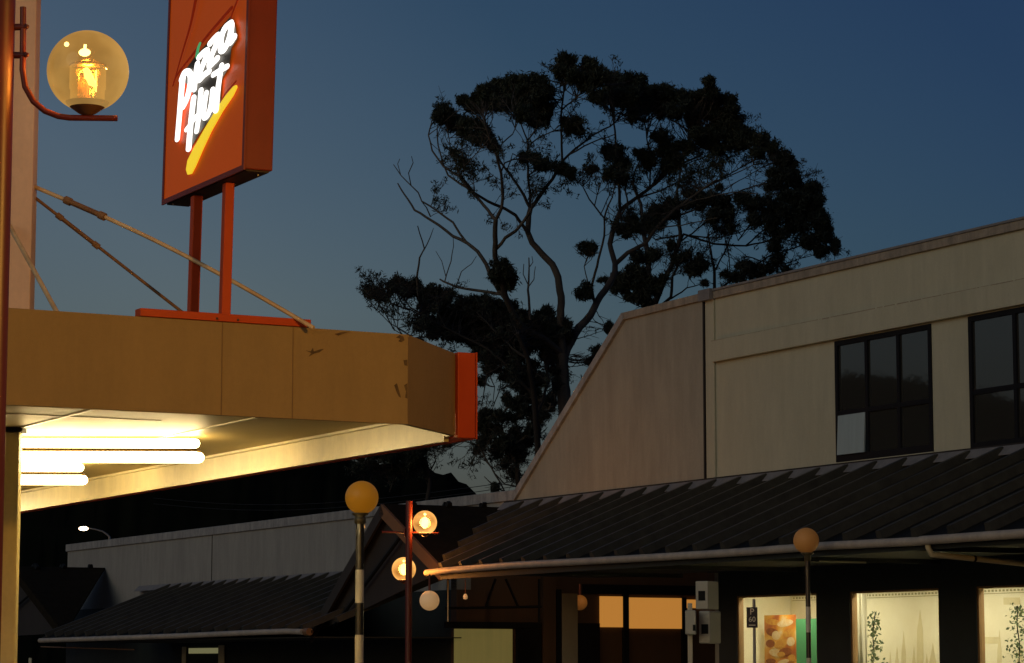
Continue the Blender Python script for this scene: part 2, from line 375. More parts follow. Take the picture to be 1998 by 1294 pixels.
# hill behind
prof = [(-900, 1010), (-500, 960), (-200, 900), (100, 880), (300, 868), (500, 872), (600, 888), (660, 901), (688, 911), (755, 919), (775, 924), (819, 927), (849, 932), (880, 944), (910, 961), (950, 985), (1010, 1030), (1080, 1100), (1300, 1200), (1700, 1240), (2600, 1255)]
mb = MB(); rows = 7; cols = []
for i, (x, y) in enumerate(prof):
    if i + 1 < len(prof):
        x1, y1 = prof[i + 1]; n = max(2, int(abs(x1 - x) / 14))
        for k in range(n):
            f = k / n; cols.append((x + (x1 - x) * f, y + (y1 - y) * f + random.uniform(-1.5, 1.5)))
T0 = 420
vs_ = []
for (x, y) in cols:
    top = at(x, y, T0)
    for j in range(rows):
        f = j / (rows - 1)
        dy = (f - 1) * 190 if f <= 1 else 0
        h = -2 + (top.z + 2) * math.sin(f * math.pi / 2) + (random.uniform(-.6, .6) if 0 < j < rows - 1 else 0)
        p = Vector((top.x * (T0 + dy) / T0, T0 + dy, h)); vs_.append(p)
    vs_.append(Vector((top.x, T0 + 260, -2)))
R1 = rows + 1
mb.add(vs_, [(i * R1 + j, (i + 1) * R1 + j, (i + 1) * R1 + j + 1, i * R1 + j + 1) for i in range(len(cols) - 1) for j in range(R1 - 1)], True)
mb.build('hill', M['hill'])['kind'] = 'structure'

mb = MB(); vs_ = []; n = 60
for i in range(n + 1):
    az = R(-17 - 97 * i / n); dd = 420
    el = R(6.0 + .5 * math.sin(i * .35) + .25 * math.sin(i * 1.3)) * min(1, .6 + i / 8) * min(1, (n - i) / 10 + .05)
    x_, y_ = math.sin(az), math.cos(az)
    for f in (0, .35, .7, 1): vs_.append(Vector((x_ * (dd - 160 * (1 - f)), y_ * (dd - 160 * (1 - f)), -2 + (dd * math.tan(el) + 3) * math.sin(f * math.pi / 2))))
    vs_.append(Vector((x_ * (dd + 200), y_ * (dd + 200), -2)))
mb.add(vs_, [(i * 5 + j, (i + 1) * 5 + j, (i + 1) * 5 + j + 1, i * 5 + j + 1) for i in range(n) for j in range(4)], True)
mb.build('hill', M['hill'])['kind'] = 'structure'

# ------------------------------------------------------------------ shop verandah on the left (canopy)
ZS = 3.20
F0 = hit_z(15, 790, ZS); F1 = hit_z(795, 828, ZS); C2 = hit_z(888, 850, ZS)
ZT = at(795, 653, F1.y).z
ED = (F1 - F0).normalized(); FL = F0 - ED * 5.0
can = thing('shop_verandah', (FL.x, FL.y, 0), 'tan boxed verandah roof with a bright cream soffit, steel mast and stay rods above', 'verandah')
NI = Vector((-ED.y, ED.x, 0))      # inward normal of the front fascia (away from the camera)
H = UP * (ZT - ZS)
mb = MB(); mb.prism([FL, F1, F1 + H, FL + H], NI * .04); mb.build('fascia_panel', M['canopy'], can)
mb = MB(); cd = (C2 - F1).normalized(); cn = Vector((-cd.y, cd.x, 0))
C2h = C2 + UP * (at(888, 690, C2.y).z - C2.z)
mb.prism([F1 + cd * .003, C2, C2h, F1 + cd * .003 + H], cn * .04); mb.build('corner_panel', M['canopy'], can)
mb = MB()
for px in (408, 581):                       # sheet joints
    mb = MB(); p = F0 + ED * ((hit_z(px, 815, ZS) - F0).dot(ED)); mb.frame_box(p - NI * .003 - ED * .003, ED * .005, NI * .004, H); mb.build('panel_joint', M['canopy_joint'], can)
def scuff_patch(name, px, py, w_, h_, n, seed):
    rr = random.Random(seed); mbs = MB()
    for k in range(n):
        qx = px + rr.uniform(-w_, w_); qy = py + rr.uniform(-h_, h_)
        r0 = rr.uniform(1.5, 5) * .0034
        d = ray(qx, qy); tt = (F1.dot(NI) - .004 - 0) / 1
        # intersection with fascia plane
        o = Vector((0, 0, EYE)); t_ = ((F1 - o).dot(NI)) / d.dot(NI); c = o + d * t_ - NI * (.003 + .0006 * k)
        m_ = 7; pts_ = []
        for q in range(m_):
            a = 2 * math.pi * q / m_; r_ = r0 * rr.uniform(.5, 1.3)
            pts_.append(c + ED * math.cos(a) * r_ * 1.8 + UP * math.sin(a) * r_)
        mbs.add(pts_, [list(range(m_))])
    return mbs
def fpt(x, y, o_):
    d = ray(x, y); o = Vector((0, 0, EYE)); return o + d * ((F1 - o).dot(NI) / d.dot(NI)) - NI * o_
for k, pl in enumerate(([(772, 659), (779, 654), (787, 657), (789, 664), (783, 668), (777, 666), (781, 661)],
        [(787, 703), (794.5, 702), (794.5, 714), (789, 713)], [(788, 752), (794.5, 748), (794.5, 778), (790, 776), (792, 764)],
        [(769, 752), (774, 748), (777, 758), (782, 776), (778, 774), (773, 764)],
        [(596, 684), (606, 686), (610, 679), (612, 686), (624, 682), (632, 681), (622, 688), (613, 690), (602, 696), (607, 689)],
        [(652, 652), (668, 648), (682, 647), (671, 651), (660, 655)])):
    mb = MB(); mb.prism([fpt(x, y, .0015) for x, y in pl], NI * -.0015 - NI * .0002 * k); mb.build('scuff_mark', M['scuff'], can)
# street edge and soffit
LEN = 22
mb = MB(); zr = ZT - .12
back = U * LEN
SR = .178
mb.prism([FL + NI * .045 + UP * SR, F1 + UP * SR + NI * .05, C2 + UP * SR + cn * .05, C2 + back + UP * SR, FL + back + UP * SR], UP * .02)
mb.build('soffit', M['soffit'], can)
mb = MB(); mb.frame_box(C2 - V * .02 + U * .05, U * LEN, V * .02, UP * (SR - .001))
mb.build('inner_fascia', M['soffit_trim'], can)
mb = MB()
for off in (0, .0):
    pass
a0 = C2 - V * .04 + U * .1
mb.frame_box(a0 - UP * .036, U * (LEN - .1), V * .038, UP * .036)
mb.build('edge_bead', M['soffit_trim'], can)
mb = MB(); mb.frame_box(C2 - V * .06 + U * .1 + UP * (SR - .022), U * (LEN - .1), V * .039, UP * .02); mb.build('cove_strip', M['soffit_trim'], can)
for px in (180, 500):
    q = hit_z(px, 797 if px == 180 else 813, ZS + SR)
    mb = MB(); mb.frame_box(q - UP * .008 + U * .03, U * (LEN - 1.5), V * .035, UP * .0075); mb.build('cover_strip', M['soffit_trim'], can)
for k in range(1, 7):
    q = FL + NI * (2.4 * k) + UP * (SR - .005)
    mb = MB(); mb.frame_box(q, ED * 7.0, NI * .03, UP * .0045); mb.build('cover_strip', M['soffit_trim'], can)

mb = MB(); mb.prism([FL + NI * .045 + UP * (H.z - .10), F1 + NI * .05 + UP * (H.z - .10), C2 + cn * .05 + UP * (C2h.z - C2.z - .13), C2 + back + UP * (H.z - .16), FL + back + UP * (H.z - .10)], UP * .05)
mb.build('roof_deck', M['canopy_roof'], can)
mb = MB(); mb.frame_box(C2 + U * .08 - V * .018 + UP * (SR + .002), U * (LEN - .1), V * .018, UP * (C2h.z - C2.z - SR - .01)); mb.build('street_fascia', M['canopy'], can)
# column and mast
pc = hit_z(25, 835, ZS + SR)
mb = MB(); hw = .064
mb.frame_box(Vector((pc.x - hw, pc.y - hw, 0)), Vector((2 * hw, 0, 0)), Vector((0, 2 * hw, 0)), UP * (ZS + SR - .035)); mb.build('column', M['post_cream'], can, bevel=.012)
mb = MB(); mb.frame_box(Vector((pc.x - .09, pc.y - .09, ZS + SR - .036)), Vector((.18, 0, 0)), Vector((0, .18, 0)), UP * .034); mb.build('column_head', M['seam'], can)
pm = at(38, 600, 18.35)
mb = MB(); mb.frame_box(Vector((pm.x - .088, pm.y - .088, ZT - .15)), Vector((.176, 0, 0)), Vector((0, .176, 0)), UP * (7.6 - ZT + .15))
mb.build('mast', M['mast'], can, bevel=.008)
def rod(pa, pb, ta, tb, tk0, tk1, r=.016, sag=.03, m='rod'):
    A = at(*pa, ta); B = at(*pb, tb); n = 24; path = []
    for i in range(n + 1):
        f = i / n; path.append(A.lerp(B, f) + UP * (sag * math.sin(math.pi * min(1, f * 1.0)) ))
    mbr = MB(); mbr.tube(path, r, 8); ro = mbr.build('stay_rod', M[m], can)
    if tk0 is not None:
        def q(f): return A.lerp(B, f) + UP * (sag * math.sin(math.pi * f))
        a, b = q(tk0), q(tk1); d = (b - a).normalized(); s1 = d.cross(UP).normalized()
        mt = MB(); mt.tube([a - d * .02, a + d * .03], [r * 1.9, r * 1.9], 8); mt.tube([b - d * .03, b + d * .02], [r * 1.9] * 2, 8)
        mt.tube([a + d * .01 + s1 * r * 1.0, b - d * .01 + s1 * r * 1.0], r * .9, 8); mt.tube([a + d * .01 - s1 * r, b - d * .01 - s1 * r], r * .9, 8)
        mt.tube([a, b], r * 1.35, 8)
        mt.build('turnbuckle', M['rod_rusty'], ro)
    return ro
rod((66, 364), (612, 640), 18.35, 17.6, .125, .255, .015, .05)
rod((66, 384), (372, 622), 18.4, 18.6, .16, .40, .012, .0, 'rod_rusty')
rod((16, 436), (118, 622), 18.2, 17.2, None, None, .016, 0)

# red fascia sign fixed to the street side of the verandah
z0 = at(905, 855, C2.y).z; z1 = at(905, 688, C2.y).z
fs = thing('fascia_sign', (C2.x, C2.y, z0), 'bright red box sign seen end-on at the street corner of the tan verandah', 'sign')
mb = MB(); b0 = C2 + V * .045 + cd * .0; wd = PXM(C2.y) * 33 / V.x - .0
mb.frame_box(Vector((b0.x, b0.y, z0)) - U * .04 - V * .043, U * LEN, V * (wd + .005), UP * (z1 - z0))
mb.build('sign_box', M['steel_red'], fs, bevel=.006)
mb = MB(); mb.frame_box(Vector((b0.x, b0.y, z0 - .004)) + V * (wd - .035) - U * .04, U * (LEN + .01), V * .012, UP * (z1 - z0 + .008)); mb.build('face_rim', M['steel_red'], fs)

# fluorescent fittings under the verandah
def fluoro(pxr, py, z, length, label):
    p = hit_z(pxr, py, z); d = Vector((-1, -.03, 0)).normalized()
    t = thing('fluorescent_light', p, label, 'fluorescent light', 'fluorescent lights under the verandah')
    side = Vector((d.y, -d.x, 0))
    mb = MB(); mb.tube([p, p + d * length], .042, 14); mb.ball(p, .042, 14, 8); mb.build('tube', M['tube'], t)
    p2 = p + UP * .112 + d * .03; mb = MB(); mb.tube([p2, p2 + d * (length - .03)], .036, 14); mb.ball(p2, .036, 14, 8); mb.build('tube', M['tube'], t)
    mb = MB(); mb.frame_box(p + UP * .046 - side * .045 - d * .01, d * (length + .02), side * .09, UP * .026); mb.build('batten', M['batten'], t)
    for f in (.0, length): mb = MB(); mb.frame_box(p + d * f - side * .02 + UP * .0 - d * .012, d * .024, side * .04, UP * .06); mb.build('lamp_holder', M['batten'], t)
fluoro(388, 893, ZS + SR - .175, 2.3, 'long lit fluorescent tube nearest the camera under the verandah soffit')
fluoro(162, 937, ZS + SR - .16, 1.9, 'shorter-looking lit fluorescent tube farther back under the verandah soffit')

fluoro(-45, 962, ZS + SR - .16, 1.5, 'added fluorescent tube, unseen past the left edge, lighting the far inner fascia')  # unseen fittings added to brighten the far inner fascia
fluoro(-60, 1008, ZS + SR - .16, 1.5, 'deepest added fluorescent tube, unseen past the left edge, lighting the inner fascia')

# ------------------------------------------------------------------ pylon sign on the verandah
TN = 17.05
v_face = uvz(at(475, 331, TN))[1]
nr = uvz(at(475, 331, TN)); u_n = nr[0]; z_b = nr[2]
u_f = uvz(hit_v(315, 398, v_face))[0]
TH = .21
sg = thing('roof_sign', W(u_n, v_face, ZT), 'tall red box sign on two red posts with glowing white script and a yellow swoosh', 'sign')
LEAN = Vector((.018, 0, 0))   # the sign leans a little to the right as it rises
def lean(p): return Vector((p.x + (p.z - z_b) * LEAN.x, p.y, p.z))
def leanmb(mb): mb.v = [lean(p) for p in mb.v]; return mb
HB = 2.3
mb = MB(); mb.box(u_n + .012, u_f - .012, v_face + .012, v_face + TH, z_b + .01, z_b + HB); cab = leanmb(mb).build('cabinet', M['sign_red'], sg, bevel=.008)
mb = MB(); mb.box(u_n + .03, u_f - .03, v_face + .03, v_face + TH - .02, z_b - .001, z_b + .0095); leanmb(mb).build('underside', M['sign_under'], cab)
mb = MB()
for a, b in ((u_f - .1, v_face + .05), (u_n + .12, v_face + TH - .06)):
    mb = MB(); mb.ball(lean(W(a, b, z_b - .003)), .007, 8, 6); mb.build('screw', M['paint_white'], cab)
mb = MB()      # raised rim round the face
e = .035
mb.box(u_n, u_f, v_face, v_face + .012, z_b, z_b + e); mb.box(u_n, u_n + e, v_face, v_face + .0118, z_b + e, z_b + HB); mb.box(u_f - e, u_f, v_face, v_face + .0118, z_b + e, z_b + HB)
leanmb(mb).build('face_rim', M['sign_red'], sg)
mb = MB(); mb.box(u_n + e, u_f - e, v_face + .006, v_face + .0119, z_b + e, z_b + HB); leanmb(mb).build('face', M['sign_face'], sg)
Z1 = 1910 / 620.0
def fp(zx, zy, off):                       # point on the sign face from the enlarged view
    d = ray(zx / Z1, zy / Z1); o = Vector((0, 0, EYE)); p = o + d * ((v_face - off) / d.dot(V)); return p
def stroke(mb, pts, wz, off=.012, smooth=True, wide=2.0, fatn=1.0):
    if smooth and len(pts) > 2:
        q = []
        for i in range(len(pts) - 1):
            p0 = pts[max(i - 1, 0)]; p1 = pts[i]; p2 = pts[i + 1]; p3 = pts[min(i + 2, len(pts) - 1)]
            for k in range(5):
                t = k / 5; q.append(tuple(.5 * ((2 * p1[c]) + (-p0[c] + p2[c]) * t + (2 * p0[c] - 5 * p1[c] + 4 * p2[c] - p3[c]) * t * t + (-p0[c] + 3 * p1[c] - 3 * p2[c] + p3[c]) * t ** 3) for c in (0, 1)))
        q.append(pts[-1]); pts = q
    n = len(pts); r = [(wz[0] + (wz[1] - wz[0]) * i / max(1, n - 1)) / Z1 * PXM(17.6) * .5 * fatn if isinstance(wz, tuple) else wz / Z1 * PXM(17.6) * .5 * fatn for i in range(n)]
    P_ = [fp(x, y, off) for x, y in pts]
    # widen along the foreshortened direction so strokes keep their drawn width
    m2 = MB()
    for i in range(n):
        k0 = len(m2.v); m2.ball(P_[i], r[i], 10, 6, sc=(1, 1, 1))
        for j in range(k0, len(m2.v)):
            rel = m2.v[j] - P_[i]; m2.v[j] = m2.v[j] + U * rel.dot(U) * (wide - 1)
    m2.tube(P_, r, 10, widen=(U, wide))
    for i, p in enumerate(m2.v):
        rel = p - P_[0]; vv_ = rel.dot(V)
        m2.v[i] = p - V * (vv_ - (max(-1, min(1, vv_ / .03)) * .012 if abs(vv_) < .2 else vv_))
    mb.add(m2.v, m2.f, True)
mb = MB()
LW = 42
stroke(mb, [(1098, 470), (1088, 580), (1078, 700), (1066, 835)], (44, 38), fatn=1.06)
stroke(mb, [(1092, 478), (1110, 438), (1138, 438), (1146, 480), (1136, 545), (1120, 600), (1100, 640)], LW, fatn=1.06)
stroke(mb, [(1186, 385), (1176, 450), (1168, 535)], 38, fatn=1.06)
stroke(mb, [(1196, 345), (1222, 318), (1246, 306), (1232, 360), (1206, 425), (1196, 480), (1228, 450), (1256, 430)], 38, fatn=1.06)
stroke(mb, [(1262, 262), (1290, 230), (1312, 214), (1298, 270), (1270, 340), (1258, 396), (1288, 370), (1306, 352)], 38, fatn=1.06)
stroke(mb, [(1388, 140), (1352, 170), (1330, 230), (1328, 300), (1352, 290), (1380, 220), (1392, 150), (1386, 220), (1384, 255), (1408, 222)], 40, fatn=1.06)
stroke(mb, [(1164, 590), (1152, 690), (1142, 790), (1134, 892)], (40, 42), fatn=1.06)
stroke(mb, [(1208, 545), (1200, 640), (1192, 720), (1182, 788)], (37, 35), fatn=1.06)
stroke(mb, [(1120, 780), (1150, 740), (1176, 705), (1198, 688)], 30, fatn=1.06)
stroke(mb, [(1240, 560), (1228, 640), (1226, 704), (1250, 690), (1270, 620), (1278, 540), (1272, 620), (1268, 660)], 35, fatn=1.06)
stroke(mb, [(1332, 395), (1318, 480), (1306, 570), (1298, 660)], (35, 42), fatn=1.06)
stroke(mb, [(1282, 450), (1320, 425), (1366, 400)], 33, fatn=1.06)
leanmb(MB()); mb.build('lettering', M['letter_white'], sg)
mb = MB(); stroke(mb, [(1202, 262), (1190, 295), (1183, 340)], (20, 26)); mb.build('accent_stroke', M['letter_green'], sg)
def face_poly(pts, off, th):
    m_ = MB(); m_.prism([fp(x, y, off) for x, y in pts], V * th); return m_
face_poly([(1117, 1020), (1126, 965), (1166, 885), (1228, 775), (1296, 660), (1355, 575), (1401, 520), (1416, 512), (1420, 524), (1396, 575), (1333, 668), (1264, 790), (1213, 900), (1170, 1000), (1147, 1044), (1126, 1050)], .010, .010).build('swoosh', M['letter_yellow'], sg)
mb = face_poly([(1110, 425), (1165, 350), (1240, 265), (1385, 100), (1412, 150), (1425, 235), (1390, 290), (1378, 400), (1330, 480), (1322, 660), (1280, 690), (1200, 800), (1140, 900), (1122, 880), (1130, 790), (1160, 560), (1095, 470)], -.0028, .003)
mb.build('black_ground', M['sign_black'], sg)
mb = MB()
stroke(mb, [(1040, 515), (1062, 455), (1130, 365), (1260, 200), (1392, 48)], (12, 26), -.004)
stroke(mb, [(1178, -10), (1145, 150), (1095, 320), (1050, 480)], (26, 9), -.004)
stroke(mb, [(1432, -10), (1400, 70), (1388, 110)], (16, 12), -.004)
stroke(mb, [(1325, 640), (1350, 570), (1418, 490)], (8, 12), -.004)
mb.build('roof_emblem', M['sign_red_dark'], sg)
# posts and base beam
for (tx, ty, bx, by, tt) in ((384, 386, 375, 640, 17.98), (446, 361, 437, 640, 17.52)):
    a = at(tx, ty - 3, tt); b = at(bx, by, tt); b.z = ZT - .1
    hw = 26 * PXM(tt) / 1.35 / 2
    mb = MB(); vsx = [b + U * i * hw + V * j * hw for j in (-1, 1) for i in (-1, 1)] + [a + U * i * hw + V * j * hw for j in (-1, 1) for i in (-1, 1)]
    mb.add(vsx, [(0, 1, 3, 2), (4, 6, 7, 5), (0, 4, 5, 1), (1, 5, 7, 3), (3, 7, 6, 2), (2, 6, 4, 0)])
    mb.build('post', M['steel_red'], sg, bevel=.006)
def on_fascia(px):
    return F0 + ED * ((hit_z(px, 700, at(px, 620, 17.3).z) - F0).dot(ED))
def fas_pt(px, py, off=0):
    d = ray(px, py); o = Vector((0, 0, EYE)); return o + d * (((F1 - NI * off) - o).dot(NI) / d.dot(NI))
a = fas_pt(273, 622, 0); b = fas_pt(606, 640, 0)
a.z = ZT + .004; b.z = ZT + .004
mb = MB(); mb.frame_box(a - NI * .01, b - a, NI * .10, UP * .052); mb.build('base_beam', M['steel_red'], sg, bevel=.004)
mb = MB()
for px in (422, 463):
    q = fas_pt(px, 628, .0); mb = MB(); mb.ball(Vector((q.x, q.y, ZT + .02)) - NI * .012, .009, 10, 6); mb.build('bolt', M['gear'], sg)

# ------------------------------------------------------------------ globe lamp post in front
TL = 13.0
pp = at(-9, 400, TL)
lp = thing('lamp_post', (pp.x, pp.y, .02), 'dark red lamp post at the left edge with one big amber glass globe', 'lamp post')
mb = MB(); mb.tube([Vector((pp.x, pp.y, .02)), Vector((pp.x, pp.y, 5.6))], .076, 28); mb.lathe((pp.x, pp.y, .02), [(.14, 0), (.14, .25), (.09, .32)], 24); mb.build('pole', M['pole_dark_red'], lp)
gl = at(171.5, 139, TL); GR = 81 * PXM(TL)
mb = MB(); path = [(45, 14), (45, 40), (45, 65), (44.5, 100), (44, 136), (49, 169), (65, 198), (88, 217), (114, 227), (136, 230), (180, 230.5), (229, 231)]
mb.tube([at(x, y, TL) for x, y in path], .0155, 12); mb.build('bracket', M['pole_red'], lp)
for yy in (53, 108):
    c = at(30, yy, TL); mb = MB(); mb.tube([c - Vector((.06, 0, 0)), c + Vector((.055, 0, 0))], .017, 12); mb.ball(at(53, yy, TL) - Vector((0, .01, 0)), .012, 10, 6); mb.build('bracket_clip', M['pole_dark_red'], lp)
mb = MB(); mb.ball(gl, GR, 48, 32, hi=math.pi * .86); g1 = mb.build('globe', M['globe_amber'], lp)
mb = MB(); mb.lathe((gl.x, gl.y, gl.z - GR), [(.02, -.022), (.045, -.01), (.10, .03), (.108, .045), (.09, .047), (.0, .046)], 32); mb.build('globe_cup', M['gear'], lp)
mb = MB(); mb.ball(gl + Vector((-.018, 0, .095)), .02, 16, 10, sc=(1.5, .75, 1.0)); mb.tube([gl + Vector((-.018, 0, .085)), gl + Vector((-.016, 0, .135))], .007, 8); mb.build('bulb', M['bulb'], lp)
mb = MB(); c = gl + Vector((.0, 0, -.145)); mb.lathe(c, [(.085, 0), (.085, .05), (.09, .055), (.09, .165), (.084, .17)], 28); mb.build('refractor', M['refractor'], lp)
mb = MB(); mb.lathe(gl + Vector((0, 0, .028)), [(.0, .012), (.09, .004), (.094, 0), (0, 0)], 28); mb.lathe(gl + Vector((-.02, 0, -.14)), [(.03, 0), (.03, .09), (.02, .10), (.02, .13)], 16); mb.build('lamp_gear', M['gear_metal'], lp)
mb = MB(); mb.tube([gl + Vector((-.012, -.01, .012)), gl + Vector((.005, -.01, -.03)), gl + Vector((.022, -.01, -.06)), gl + Vector((.045, -.01, -.08))], [.014, .024, .020, .009], 10); mb.tube([gl + Vector((.045, -.02, .0)), gl + Vector((.046, -.02, -.11))], .004, 6); mb.build('bulb', M['bulb'], lp)
mb = MB(); mb.ball(gl + Vector((-.10, -.05, .125)), .012, 12, 8); mb.build('bulb', M['bulb'], lp)
light('globe_light', gl + Vector((0, 0, .0)), 70, (1, .50, .17), .06)

# added lamp post, unseen past the right edge, to light the verandah and mast
n3 = Vector((2.85, 10.4, .02))
l3 = thing('lamp_post', n3, 'added unseen lamp post with a globe, lighting the verandah from beyond the right edge', 'lamp post')
mb = MB(); mb.tube([n3, n3 + UP * 5.4], .07, 20); mb.build('pole', M['pole_dark_red'], l3)
mb = MB(); mb.tube([n3 + UP * 4.8, n3 + Vector((-.2, 0, 4.35)), n3 + Vector((-.5, 0, 4.3))], .016, 8); mb.build('bracket', M['pole_red'], l3)
c3 = n3 + Vector((-.42, 0, 4.52)); mb = MB(); mb.ball(c3, .2, 32, 20); mb.build('globe', M['globe_amber'], l3)
mb = MB(); mb.ball(c3, .05, 12, 8, sc=(1, 1, 1.6)); mb.build('bulb', M['bulb'], l3)
light('globe_light', c3, 2250, (1, .69, .25), .12)  # added light for the verandah fascia, sign posts and mast

# ------------------------------------------------------------------ striped beacons
def beacon(px, ballpx, bally, rpx, t, ybands, pr, label, mball):
    b = at(px, bally, t)
    o = thing('crossing_beacon', (b.x, b.y, gz(b.dot(U)) + .02), label, 'crossing beacon', 'belisha beacons at the pedestrian crossing')
    c = at(ballpx, bally, t); r = rpx * PXM(t)
    mb = MB(); mb.ball(c, r, 40, 26, hi=math.pi * .88); mb.build('beacon_globe', M[mball], o)
    zb = c.z - r
    mb = MB(); mb.lathe((b.x, b.y, zb), [(.0, .012), (r * .5, .012), (r * .52, 0), (r * .3, -.025), (pr * 1.35, -.03), (pr * 1.35, -.09), (pr, -.10)], 24); mb.build('collar', M['cup'], o)
    zs = [zb - .09] + [at(px, y, t).z for y in ybands]
    step = zs[-2] - zs[-1]
    while zs[-1] > .3: zs.append(zs[-1] - step)
    zs[-1] = gz(b.dot(U)) + .02
    mbb = MB()
    for i in range(len(zs) - 1): mbb.tube([Vector((b.x, b.y, zs[i])), Vector((b.x, b.y, zs[i + 1]))], pr, 24, cap=False, mi=i % 2)
    mbb.build('pole', [M['band_black'], M['band_white']], o)
beacon(703, 706, 971, 32.5, 27.0, (1112, 1176.5, 1239, 1302), .0435, 'nearer striped crossing beacon with a bright yellow-orange ball', 'beacon')
beacon(1575, 1573, 1055, 25, 34.0, (1184, 1234, 1284), .031, 'farther striped crossing beacon with a dull orange ball in front of the lit shop window', 'beacon_dim')

# ------------------------------------------------------------------ double globe lamp post by the gable
t2 = 44.3; pb = at(798, 1040, t2); b0 = Vector((pb.x, pb.y, gz(pb.dot(U)) + .02))
l2 = thing('lamp_post', b0, 'slim red lamp post with two glowing round globes in front of the gable', 'lamp post')
mb = MB(); mb.tube([b0, Vector((b0.x, b0.y, at(798, 978, t2).z))], .056, 20); mb.build('pole', M['pole_red'], l2)
mb = MB(); mb.tube([at(745, 1038, t2), at(857, 1040.5, t2)], .014, 8); mb.tube([at(789.5, 1032, t2 - .02), at(789.5, 1047, t2 - .02)], .02, 8); mb.build('bracket', M['pole_red'], l2)
mb = MB(); mb.tube([at(798, 1137, t2), at(792, 1137, t2 + .4), at(786, 1137, t2 + .62)], .014, 8); mb.build('bracket', M['pole_red'], l2)
for gx, gy, tt in ((829, 1020, t2 - .05), (788, 1111, t2 + .5)):
    c = at(gx, gy, tt); r = 23.5 * PXM(tt)
    mb = MB(); mb.ball(c, r, 32, 20, hi=math.pi * .88); mb.build('globe', M['globe_far'], l2)
    mb = MB(); mb.ball(c + UP * .0 , .058, 16, 10, sc=(1, 1, 1.7)); mb.ball(c + UP * .14, .022, 10, 8); mb.build('bulb', M['bulb_far'], l2)
    mb = MB(); mb.lathe(c - UP * r, [(.015, -.04), (.06, -.02), (.10, .02), (.09, .03), (0, .03)], 20); mb.build('globe_cup', M['gear'], l2)
    light('globe_light', c + Vector((0, 0, 0)), 150, (1, .50, .17), .1)

# ------------------------------------------------------------------ long cream building on the right
bd = thing('two_storey_building', W(36, VWALL, 0), 'long cream two storey building with sloping parapet and dark ribbed awning', 'building')
u_seam = px_u(1378, 760, VWALL); z_base = px_z(1378, 946, VWALL)
z_top = px_z(1395, 567, VWALL); UE = 20.0
z_b1 = px_z(1405, 664, VWALL); z_b0 = px_z(1405, 706, VWALL)
w1 = (px_u(1820, 760, VWALL), px_u(1631.5, 780, VWALL)); zh = px_z(1632, 666, VWALL); zsill = px_z(1632, 903, VWALL)
w2b = px_u(1893, 745, VWALL); w2 = (w2b - (w1[1] - w1[0]) * 1.05, w2b)
zsill2 = px_z(1895, 880, VWALL)
TW = .3
# upper wall of the right section, pieces butted round the windows
mb = MB(); v0, v1 = VWALL, VWALL + TW
us_ = u_seam
mb.box(w1[1], us_, v0, v1, z_base - .3, z_top - .1); mb.box(w1[0], w1[1], v0, v1, z_base - .3, zsill); mb.box(w1[0], w1[1], v0, v1, zh, z_top - .1)
mb.box(w2[1], w1[0], v0, v1, z_base - .3, z_top - .1); mb.box(w2[0], w2[1], v0, v1, z_base - .3, zsill2); mb.box(w2[0], w2[1], v0, v1, zh, z_top - .1)
mb.box(UE, w2[0], v0, v1, z_base - .3, z_top - .1)
mb.box(UE + .3, us_, VWALL + 9, VWALL + 9.3, 0, z_top - .1); mb.box(UE, UE + .3, v1, VWALL + 9.3, 0, z_top - .1)
mb.build('wall', M['cream_wall'], bd)
mb = MB(); mb.box(UE, us_ - .30, VWALL - .085, VWALL - .002, z_b0, z_b1); mb.build('band_course', M['cream_wall'], bd, bevel=.01)
mb = MB(); mb.box(us_ - .30, us_ - .04, VWALL - .035, VWALL - .002, z_base - .1, z_top - .14); mb.build('pilaster', M['cream_wall'], bd, bevel=.01)
mb = MB(); mb.box(us_ - .014, us_ + .026, VWALL - .045, VWALL + .02, z_base - .1, z_top - .02); mb.build('downpipe', M['seam'], bd)
mb = MB(); mb.box(us_ - .31, us_ + .04, VWALL - .12, VWALL + TW, z_top - .15, z_top + .03); mb.build('parapet_cap', M['flashing'], bd)
mb = MB(); mb.box(UE - .05, us_ - .312, VWALL - .05, VWALL + TW + .04, z_top - .14, z_top - .015); mb.build('coping', M['coping_cream'], bd, bevel=.008)
mb = MB(); mb.box(UE - .06, us_ - .312, VWALL - .07, VWALL + TW + .05, z_top - .013, z_top + .02); mb.build('coping_flashing', M['flashing'], bd)
# stain line along the top of the band
mb = MB()
rr = random.Random(3)
uu = UE + .5
while uu < us_ - .5:
    ln = rr.uniform(.03, .5)
    mb.box(uu, uu + ln, VWALL - .086, VWALL - .0855 + .003, z_b1 - rr.uniform(.003, .022) * (.5 if uu > 33.5 else 1), z_b1 + .001); uu += ln + rr.uniform(.0, .05)
mb.build('mould_stain', mat('mould', (.36, .33, .25), .9, var=.4, vscale=20), bd)
# left section with sloping shoulder
a = hit_v(1218, 612, VWALL); ua, za = a.dot(U), a.z
b = hit_v(1003, 968, VWALL); ub, zb2 = b.dot(U), b.z
z_tl = px_z(1370, 574, VWALL)
z_low = px_z(1003, 956, VWALL)
mb = MB()
mb.prism([W(us_ + .03, VWALL, z_base - .5), W(us_ + .03, VWALL, z_tl - .02), W(ua, VWALL, za - .02), W(ub, VWALL, zb2 - .02), W(ub, VWALL, z_base - .5)], V * TW)
mb.build('wall', M['brown_wall'], bd)['label'] = 'browner weathered wall with sloping shoulder'
mb = MB(); mb.box(us_ + .04, us_ + .30, VWALL + TW + .01, VWALL + 9.3, 0, z_tl - .3); mb.build('party_wall', M['brown_wall'], bd)
def coping_seg(mb, ua_, za_, ub_, zb_, th=.11):
    mb.prism([W(ua_, VWALL - .05, za_), W(ub_, VWALL - .05, zb_), W(ub_, VWALL - .05, zb_ - th), W(ua_, VWALL - .05, za_ - th)], V * (TW + .09))
